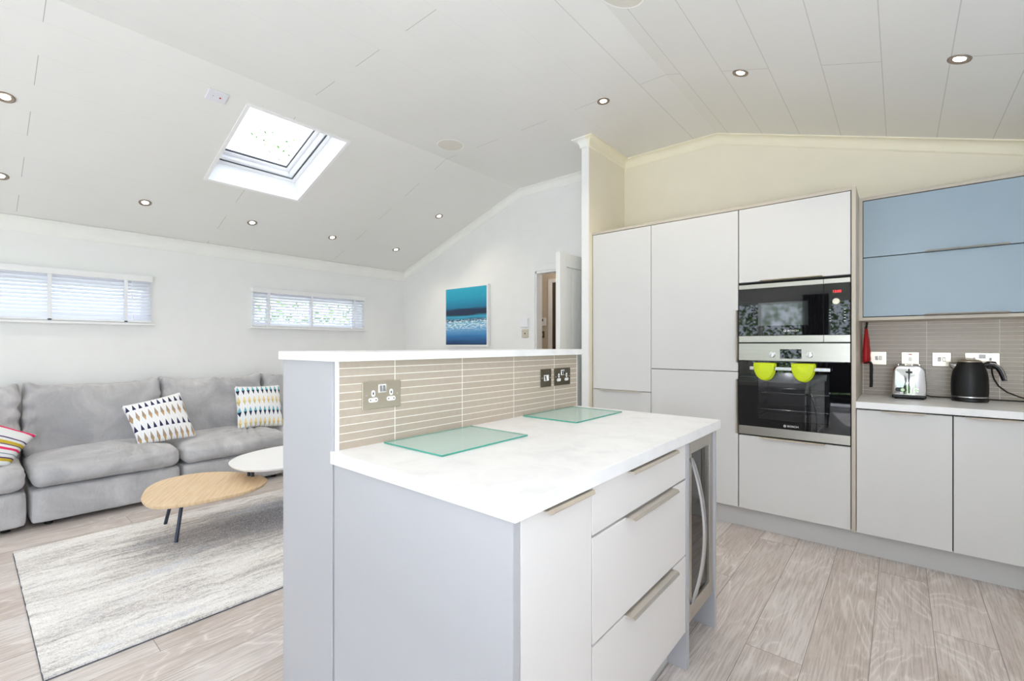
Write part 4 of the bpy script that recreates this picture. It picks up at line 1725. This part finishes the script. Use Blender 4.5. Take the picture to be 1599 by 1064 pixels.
# ------------------------------------------------------------------ blinds
def blind(label, y0, y1, z0, z1, tilt, tapes, cords, anchor):
    t = thing('venetian_blind', label, 'blind', (XL + 0.03, (y0 + y1) / 2, z0))
    b = B()
    b.box(XL + 0.001, XL + 0.060, y0 - 0.012, y1 + 0.012, z1, z1 + 0.052)
    b.done('pelmet', M['gloss_white'], t, bevel=0.004)
    b = B()
    n = int(round((z1 - z0 - 0.03) / 0.0295))
    xc_ = XL + 0.030
    for k in range(n):
        z = z0 + 0.035 + k * (z1 - z0 - 0.045) / (n - 1)
        c, s = math.cos(tilt), math.sin(tilt)
        row = []
        for q in (-0.024, -0.012, 0.0, 0.012, 0.024):
            cr = 0.0025 * (1 - (q / 0.024) ** 2)
            row.append((xc_ + q * c - cr * s, z - q * s + cr * c))
        lo = [(p[0], p[1] - 0.0016) for p in row]
        ring = row + lo[::-1]
        b.rings([[(p[0], y0, p[1]) for p in ring], [(p[0], y1, p[1]) for p in ring]])
    b.done('slats', M['slat'], t, smooth=True)
    b = B()
    b.box(xc_ - 0.024, xc_ + 0.024, y0, y1, z0 + 0.003, z0 + 0.017)
    b.done('bottom_rail', M['gloss_white'], t, bevel=0.003)
    for ty in tapes:
        b = B()
        b.box(xc_ + 0.0250, xc_ + 0.0258, ty - 0.013, ty + 0.013, z0 + 0.010, z1)
        b.box(xc_ - 0.0258, xc_ - 0.0250, ty - 0.013, ty + 0.013, z0 + 0.010, z1)
        b.done('ladder_tape', M['upvc'], t)
    for ty in anchor:
        b = B()
        b.lathe([(0.014, 0), (0.012, 0.006), (0.0, 0.007)], mtx=Matrix.Translation((xc_ + 0.0242, ty, z0 + 0.010)) @ Matrix.Rotation(PI / 2, 4, 'Y') @ Matrix.Scale(0.45, 4, (1, 0, 0)), seg=16)
        b.done('rail_button', M['leg'], t)
    for cy, zb in cords:
        b = B()
        b.tube([(xc_ + 0.0275, cy, z1), (xc_ + 0.0275, cy, zb + 0.03)], 0.0012, 6)
        b.lathe([(0.003, 0.04), (0.006, 0.02), (0.0075, 0.0), (0.0, -0.001)], (xc_ + 0.0275, cy, zb), 12)
        b.done('pull_cord', M['white_plastic'], t, smooth=True)
    return t


blind('wide white venetian blind with nearly closed slats on the nearer window', -0.222, 1.108, 1.4395, 1.816, math.radians(38),
      (0.447, 0.927, -0.05), ((0.965, 1.66), (0.972, 1.462)), (0.447, 0.927))
blind('white venetian blind with open slats on the far window', 1.986, 3.308, 1.4395, 1.806, math.radians(30),
      (2.14, 2.62, 3.17), ((2.12, 1.425), (3.13, 1.44)), ())

# ------------------------------------------------------------------ sofa
def soft(c, size, r, bulge=(0, 0, 0), n=22, amp=0.004, freq=6.0, seed=0.0, wr=None, mtx=None, lean=0.0):
    """A stuffed box: rounded, bulging, lightly wrinkled. c centre, size full size."""
    b = B()
    bmesh.ops.create_cube(b.bm, size=2.0)
    bmesh.ops.subdivide_edges(b.bm, edges=b.bm.edges[:], cuts=n, use_grid_fill=True)
    h = Vector(size) / 2
    for v in b.bm.verts:
        p = v.co.copy()
        q = Vector((p.x * h.x, p.y * h.y, p.z * h.z))
        inn = Vector([max(-h[i] + r, min(h[i] - r, q[i])) for i in range(3)])
        d = q - inn
        if d.length > 1e-7:
            q = inn + d.normalized() * r
        q.x += bulge[0] * p.x * (1 - p.y ** 2) * (1 - p.z ** 2)
        q.y += bulge[1] * p.y * (1 - p.x ** 2) * (1 - p.z ** 2)
        q.z += bulge[2] * (p.z if p.z > 0 else p.z * 0.15) * (1 - p.x ** 2) * (1 - p.y ** 2)
        s = Vector(c) + q
        nn = noise.noise(Vector((s.x * freq, s.y * freq, s.z * freq + seed)))
        n2 = noise.noise(Vector((s.x * freq * 3, s.y * freq * 2.2, s.z * freq * 3 + seed)))
        dirn = d.normalized() if d.length > 1e-7 else Vector((0, 0, 1))
        rg_ = noise.noise(Vector((s.x * freq * 1.1 + 7, s.y * freq * 1.3, s.z * freq * 0.9 + seed)))
        cr = max(0.0, 1 - abs(rg_) * 9) ** 1.5 * (0.4 + noise.noise(s * 2.3))
        q += dirn * (nn * amp + n2 * amp * 0.5 + cr * amp * 1.1)
        if wr:
            q += dirn * wr(s, p)
        q.x += lean * (q.z + h.z)
        v.co = Vector(c) + q
    return b


t = thing('sofa', 'long light grey velvet sectional sofa along the window wall', 'sofa', (-4.85, 1.3, 0))
mods = [(-0.58, 0.268), (0.290, 1.130), (1.150, 1.975), (1.995, 2.85)]
for i, (y0, y1) in enumerate(mods):
    yc, w = (y0 + y1) / 2, y1 - y0
    b = soft((-4.86, yc, 0.146), (0.85, w, 0.232), 0.028, (0.008, 0.004, 0), 16, 0.003, 4, i)
    b.done('base', M['velvet'], t, smooth='all')

    def wr(s, p, yy=yc, ww=w, k=i):
        # pinched folds near the front edge and towards the middle of the top
        f = 0.0
        if p.z > 0.3:
            cx, cy = s.x + 4.62, s.y - (yy + ww * 0.18)
            a = math.atan2(cy, cx)
            rr = math.hypot(cx, cy)
            f += 0.018 * math.sin(a * 9 + k) * math.exp(-(rr - 0.1) ** 2 / 0.012)
        return f + 0.0022 * math.sin(s.y * 70 + 5 * math.sin(s.x * 9)) * (1 if p.x > 0.9 else 0)
    b = soft((-4.83, yc, 0.345), (0.80, w - 0.008, 0.155), 0.055, (0.055, 0.004, 0.040), 34, 0.005, 6, 10 + i, wr)
    b.done('seat_cushion', M['velvet'], t, smooth='all')

    def wr2(s, p, yy=yc, ww=w, k=i):
        f = 0.0
        if p.x > 0.5:
            top = max(0.0, (s.z - 0.78) / 0.15)
            f += 0.015 * min(1, top) * math.sin(s.y * 70 + 3 * math.sin(s.y * 13 + k)) * (0.4 + 0.6 * math.exp(-((s.y - yy) / 0.13) ** 2))
            e = abs(p.y)
            if e > 0.85:
                f += 0.008 * math.sin(s.z * 55 + k)
        return f
    b = soft((-5.075, yc, 0.645), (0.235, w + 0.004, 0.55), 0.055, (0.055, 0.0, -0.012), 44, 0.008, 5, 20 + i, wr2, lean=-0.12)
    for v in b.bm.verts:   # the upper corners stand up like ears
        e = abs(v.co.y - yc) / (w / 2)
        if v.co.z > 0.84 and e > 0.75:
            v.co.z += 0.05 * ((e - 0.75) / 0.25) ** 1.5 * min(1, (v.co.z - 0.84) / 0.06)
    b.done('back_cushion', M['velvet'], t, smooth='all')
    b = soft((-5.225, yc, 0.42), (0.13, w, 0.70), 0.03, n=8, amp=0.001)
    b.done('back_frame', M['velvet'], t, smooth='all')
    for fx in (-4.53, -5.2):
        for fy in (y0 + 0.09, y1 - 0.09):
            b = B()
            b.lathe([(0.022, 0.0), (0.026, 0.034)], (fx, fy, 0.0), 16, cap=True)
            b.done('foot', M['black'], t, smooth=True)


def pillow(name, label, cat, corners, thick, mat, group=None, N=30):
    """Corners TL, TR, BR, BL of the front outline, seen from the room (+x)."""
    TL, TR, BR, BL = [Vector(c) for c in corners]
    nrm_ = (TR - BL).cross(TL - BR)
    nrm_.normalize()
    if nrm_.x < 0:
        nrm_.negate()
    b = B()
    uv = b.bm.loops.layers.uv.new('UVMap')
    grids = []
    for side in (1, -1):
        g = []
        for j in range(N + 1):
            row = []
            v = -1 + 2 * j / N
            for i in range(N + 1):
                u = -1 + 2 * i / N
                uu = u * (1 - 0.045 * (1 - v * v))
                vv = v * (1 - 0.045 * (1 - u * u))
                a, c_ = (uu + 1) / 2, (vv + 1) / 2
                P = (BL * (1 - a) + BR * a) * (1 - c_) + (TL * (1 - a) + TR * a) * c_
                th = thick * (max(0, (1 - u * u) * (1 - v * v))) ** 0.42
                wn = noise.noise(P * 9) * 0.006 * min(1, th / 0.02) + 0.004 * math.sin(24 * (u + v)) * max(0, abs(u * v) - 0.5) * 2
                P = P + nrm_ * (side * th + wn)
                row.append((P, (a, c_)))
            g.append(row)
        grids.append(g)
    vmap = {}

    def vert(s, j, i):
        edge = i in (0, N) or j in (0, N)
        k = (0 if edge else s, j, i)
        if k not in vmap:
            vmap[k] = b.bm.verts.new(grids[s][j][i][0])
        return vmap[k]
    for s in (0, 1):
        for j in range(N):
            for i in range(N):
                idx = [(j, i), (j, i + 1), (j + 1, i + 1), (j + 1, i)]
                f = b.bm.faces.new([vert(s, *q) for q in idx])
                for l, q in zip(f.loops, idx):
                    l[uv].uv = grids[s][q[0]][q[1]][1]
    return b.done(name, mat, None, label=label, cat=cat, group=group, smooth='all')


pillow('scatter_cushion', 'tilted white scatter cushion with navy and tan triangles in the middle of the sofa', 'cushion',
       [(-4.83, 0.82, 0.742), (-4.83, 1.222, 0.826), (-4.62, 1.29, 0.455), (-4.62, 0.892, 0.437)], 0.065, M['cush_a'])
pillow('scatter_cushion', 'upright white scatter cushion with teal, navy and yellow diamonds beside the island divider', 'cushion',
       [(-4.885, 1.668, 0.843), (-4.885, 2.09, 0.828), (-4.70, 2.055, 0.432), (-4.70, 1.635, 0.455)], 0.065, M['cush_b'])
pillow('scatter_cushion', 'pale scatter cushion with pink, purple and mustard stripes at the left edge', 'cushion',
       [(-4.84, -0.06, 0.80), (-4.70, 0.335, 0.600), (-4.58, 0.195, 0.425), (-4.60, -0.10, 0.44)], 0.065, M['stripe'])

# ------------------------------------------------------------------ rug
b = B()
nx, ny = 40, 60
rx0, rx1, ry0, ry1 = -4.02, -2.41, 0.19, 3.0
outl = []
for k in range(ny + 1):
    outl.append((rx1 + 0.004 * noise.noise(Vector((k * 0.9, 0, 0))), ry0 + (ry1 - ry0) * k / ny))
for k in range(nx + 1):
    outl.append((rx1 + (rx0 - rx1) * k / nx, ry1))
for k in range(ny + 1):
    outl.append((rx0 + 0.004 * noise.noise(Vector((k * 0.9, 5, 0))), ry1 + (ry0 - ry1) * k / ny))
for k in range(nx + 1):
    outl.append((rx0 + (rx1 - rx0) * k / nx, ry0 + 0.004 * noise.noise(Vector((k * 0.7, 9, 0)))))
b.prism([(p[0], p[1], 0.002) for p in outl], (0, 0, 0.011))
bmesh.ops.remove_doubles(b.bm, verts=b.bm.verts, dist=1e-4)
t = thing('rug', 'large rectangular distressed grey, cream and pale blue rug under the coffee table', 'rug', (-3.2, 1.6, 0))
b.done('pile', M['rug'], t)
b = B()
b.box(rx0 - 0.002, rx1 + 0.004, ry0 - 0.003, ry1 + 0.003, 0.0005, 0.004)
b.done('backing', paint('rug_backing', S(92, 92, 98), 0.9), t)

# ------------------------------------------------------------------ coffee table, two tops
t = thing('coffee_table', 'two-level coffee table with a pale oak top overlapped by a higher white top', 'coffee table', (-3.45, 1.1, 0.013))


def smooth_loop(pts, n=6):
    out = []
    m = len(pts)
    for i in range(m):
        p0, p1, p2, p3 = [Vector(pts[(i + k - 1) % m]) for k in range(4)]
        for s in range(n):
            u = s / n
            out.append(0.5 * ((2 * p1) + (-p0 + p2) * u + (2 * p0 - 5 * p1 + 4 * p2 - p3) * u * u + (-p0 + 3 * p1 - 3 * p2 + p3) * u ** 3))
    return out


def top_slab(loop, z0, z1, mats, name):
    b = B()
    c = sum(loop, Vector((0, 0, 0))) / len(loop)
    rg = []
    for z, s in ((z0, 0.965), (z0 + 0.004, 0.978), (z1 - 0.003, 0.999), (z1, 1.0 - 0.003)):
        rg.append([(c.x + (p.x - c.x) * s, c.y + (p.y - c.y) * s, z) for p in loop])
    b.rings(rg)
    return b.done(name, mats, t, smooth=True)


wl = [(-3.553, 0.703, 0), (-3.40, 0.672, 0), (-3.248, 0.703, 0), (-3.172, 0.828, 0), (-3.142, 1.010, 0), (-3.150, 1.165, 0), (-3.268, 1.318, 0),
      (-3.45, 1.345, 0), (-3.64, 1.285, 0), (-3.765, 1.205, 0), (-3.862, 1.068, 0), (-3.850, 0.888, 0), (-3.735, 0.775, 0)]
top_slab(smooth_loop(wl), 0.297, 0.3205, M['oak'], 'oak_top')
wl2 = [(-3.545, 1.175, 0), (-3.40, 1.165, 0), (-3.27, 1.20, 0), (-3.17, 1.33, 0), (-3.13, 1.55, 0), (-3.18, 1.85, 0), (-3.32, 2.02, 0),
       (-3.55, 2.06, 0), (-3.75, 1.95, 0), (-3.84, 1.72, 0), (-3.83, 1.52, 0), (-3.76, 1.34, 0), (-3.66, 1.235, 0)]
top_slab(smooth_loop(wl2), 0.402, 0.420, M['white_lacquer'], 'white_top')
for a, c_ in (((-3.44, 0.849, 0.0135), (-3.49, 0.90, 0.298)), ((-3.85, 0.889, 0.0135), (-3.77, 0.93, 0.298)),
              ((-3.40, 1.86, 0.0135), (-3.45, 1.78, 0.403)), ((-3.78, 1.74, 0.0135), (-3.68, 1.70, 0.403))):
    b = B()
    b.tube([a, c_], 0.0105, 14)
    b.done('leg', M['leg'], t, smooth=True)
for x, y in ((-3.46, 1.30), (-3.50, 1.29)):
    b = B()
    b.tube([(x, y, 0.320), (x, y, 0.403)], 0.011, 14)
    b.done('connecting_post', M['leg'], t, smooth=True)

# ------------------------------------------------------------------ recessed ceiling lights, speakers, sensor
def slope_rot(x):
    if x < XA:
        return (0, -math.atan(SL), 0)
    if x > XB:
        return (0, math.atan(SR), 0)
    return (0, 0, 0)


def make_light():
    t = thing('recessed_downlight', 'x', 'ceiling light', (0, 0, 0), group='recessed ceiling downlights')
    b = B()
    b.lathe([(0.0225, -0.0008), (0.030, -0.0035), (0.037, -0.0065), (0.0425, -0.005), (0.0435, 0.0), (0.0435, 0.003)], (0, 0, 0), 32)
    b.done('trim_ring', M['ring'], t, smooth=True, local=True)
    b = B()
    b.lathe([(0.0228, 0.0), (0.0228, -0.0014), (0.0, -0.0018)], (0, 0, 0), 28)
    b.done('lamp', M['lamp'], t, local=True)
    l = bpy.data.lights.new('downlight_beam', 'SPOT')
    l.energy = 9.0
    l.color = (1.0, 0.87, 0.70)
    l.spot_size = math.radians(125)
    l.spot_blend = 0.8
    l.shadow_soft_size = 0.03
    lo = bpy.data.objects.new('downlight_beam', l)
    lo.location = (0, 0, -0.02)
    lo.parent = t
    COL.objects.link(lo)
    return t


lights = [((-4.762, 0.963), 'downlight directly above the nearer window blind, second in the window-wall row'),
          ((-4.768, 0.163), 'downlight low at the left edge of the photo, first in the window-wall row'),
          ((-4.760, 1.784), 'downlight just below the skylight in the window-wall row'),
          ((-4.752, 2.597), 'downlight between the two lights over the far window in the window-wall row'),
          ((-4.752, 3.430), 'downlight nearest the far corner of the window wall'),
          ((-3.983, 0.155), 'larger-looking downlight high on the left edge of the sloping ceiling'),
          ((-3.965, 3.440), 'downlight above the blue seascape picture near the sloping coving'),
          ((-1.592, 2.890), 'downlight on the flat ceiling above the left tall cabinets'),
          ((-0.706, 2.895), 'downlight on the ceiling above the ovens'),
          ((-1.10, 0.72), 'added fill downlight above the island, unseen overhead, left of the pair'),  # this and the next are added unseen to light worktop and floor
          ((-0.40, 1.05), 'added fill downlight above the island, unseen overhead, right of the pair'),
          ((0.206, 2.880), 'large-looking downlight at top right above the blue cupboard')]
proto = make_light()
for i, ((x, y), lab) in enumerate(lights):
    o = proto if i == 0 else copy_tree(proto)
    o.location = (x, y, zc(x))
    o.rotation_euler = slope_rot(x)
    o['label'] = lab


def speaker(x, y, lab):
    t = thing('ceiling_speaker', lab, 'speaker', (x, y, zc(x)), rot=slope_rot(x), group='round ceiling speakers')
    b = B()
    b.lathe([(0.106, -0.002), (0.112, -0.004), (0.116, -0.003), (0.116, 0.0)], (0, 0, 0), 48)
    b.done('rim', M['coving'], t, smooth=True, local=True)
    b = B()
    b.lathe([(0.106, -0.0025), (0.05, -0.004), (0.0, -0.0045)], (0, 0, 0), 48)
    b.done('grille', M['speaker'], t, smooth=True, local=True)


speaker(-2.948, 2.685, 'round off-white ceiling speaker in the middle of the ceiling')
speaker(-1.02, 2.02, 'round ceiling speaker cut off by the top edge of the photo')
t = thing('sensor_plate', 'small white rectangular sensor plate on the ceiling beside the skylight', 'sensor', (-3.425, 1.068, zc(-3.425)), rot=slope_rot(-3.43))
b = B()
b.box(-0.047, 0.047, -0.058, 0.058, -0.012, 0)
b.done('casing', paint('sensor_plastic', S(226, 226, 232), 0.4), t, bevel=0.004, local=True)
b = B()
b.lathe([(0.006, -0.012), (0.005, -0.0145), (0.0, -0.015)], (0.0, 0.018, 0), 12)
b.done('sensor_eye', M['red'], t, local=True)
b = B()
b.lathe([(0.003, -0.012), (0.0, -0.0135)], (0.0, -0.022, 0), 10)
b.done('indicator', M['leg'], t, local=True)

# ------------------------------------------------------------------ behind the camera: curtain, dining chair (seen in the oven glass)
b = B()
rows = []
for j in range(3):
    z = 0.03 + j * 1.08
    rows.append([(-1.42 + 0.42 * i / 60, YR + 0.09 + 0.028 * math.sin(i * 0.9), z) for i in range(61)])
b.strip(rows)
o = b.done('curtain', M['curtain'], None, label='dark grey gathered curtain between the glazed doors behind the camera', cat='curtain', smooth=True)
md = o.modifiers.new('solidify', 'SOLIDIFY')
md.thickness = 0.004

t = thing('dining_chair', 'black upholstered dining chair reflected in the oven door', 'chair', (-0.62, -1.35, 0))
b = soft((-0.62, -1.35, 0.46), (0.46, 0.46, 0.09), 0.03, (0, 0, 0.02), 10, 0.001)
b.done('seat', M['black'], t, smooth='all')
b = soft((-0.62, -1.60, 0.76), (0.44, 0.05, 0.46), 0.024, (0, 0.01, 0), 10, 0.001)
b.done('backrest', M['black'], t, smooth='all')
for sx in (-1, 1):
    for sy in (-1, 1):
        b = B()
        b.tube([(-0.62 + sx * 0.21, -1.35 + sy * 0.21, 0.0), (-0.62 + sx * 0.18, -1.35 + sy * 0.18, 0.43)], [0.012, 0.017], 10)
        b.done('leg', M['black'], t, smooth=True)

# ------------------------------------------------------------------ garden
b = B()
b.box(-40, 30, -40, 40, -0.6, -0.5)
o = b.done('lawn', M['grass'])
o['kind'] = 'structure'
b = B()
b.box(-9, 8, -7.6, YR - 0.13, -0.5, -0.1)
b.box(-9, XL - 0.13, YR - 0.13, 12, -0.5, -0.1)  # side strip added so pale light, not green, bounces up to the blinds
o = b.done('patio', M['paving'])
o['kind'] = 'structure'


def foliage(name, vols, n, size, label, cat, trunk=None):
    b = B()
    rnd = random.Random(sum(ord(c) for c in label))
    for k in range(n):
        c, r = vols[k % len(vols)]
        while True:
            d = Vector((rnd.uniform(-1, 1), rnd.uniform(-1, 1), rnd.uniform(-1, 1)))
            if 0.35 < d.length < 1:
                break
        d = Vector((c[0] + d.x * r[0], c[1] + d.y * r[1], c[2] + d.z * r[2]))
        u = Vector((rnd.uniform(-1, 1), rnd.uniform(-1, 1), rnd.uniform(-1, 1))).normalized()
        w = u.cross(Vector((rnd.uniform(-1, 1), rnd.uniform(-1, 1), rnd.uniform(-1, 1)))).normalized()
        s = size * rnd.uniform(0.6, 1.3)
        b.quad([d - u * s, d + w * s * 0.45, d + u * s, d - w * s * 0.45])
    if trunk is None:
        o = b.done(name, M['leaf'], None, label=label, cat=cat, kind='stuff')
        return o
    t = thing(name, label, cat, trunk[0])
    b.done('crown', M['leaf'], t)
    b = B()
    b.tube(list(trunk), [0.16, 0.12, 0.08, 0.05], 10)
    b.done('trunk', M['bark'], t, smooth=True)
    return t


foliage('garden_hedge', [((x, -9.0, 1.2 + 0.3 * math.sin(x)), (1.3, 1.0, 2.0)) for x in range(-9, 7, 1)], 15000, 0.085, 'leafy green hedge across the garden behind the camera', 'hedge')
foliage('garden_bush', [((-8.2, y, 0.6), (0.9, 0.9, 1.7)) for y in (3.2, 3.9, 4.6, 5.3)], 4200, 0.06, 'green bushes outside the high windows seen between the blind slats', 'bush')
foliage('garden_tree', [((-14.0, 5.2, 6.1), (1.9, 2.2, 1.3)), ((-14.3, 6.6, 6.6), (1.4, 1.4, 1.2))], 260, 0.06, 'faint tree branches seen through the skylight', 'tree', ((-14, 9.6, -0.5), (-14, 9.3, 3.6), (-14, 7.2, 5.4), (-14, 5.8, 6.0)))
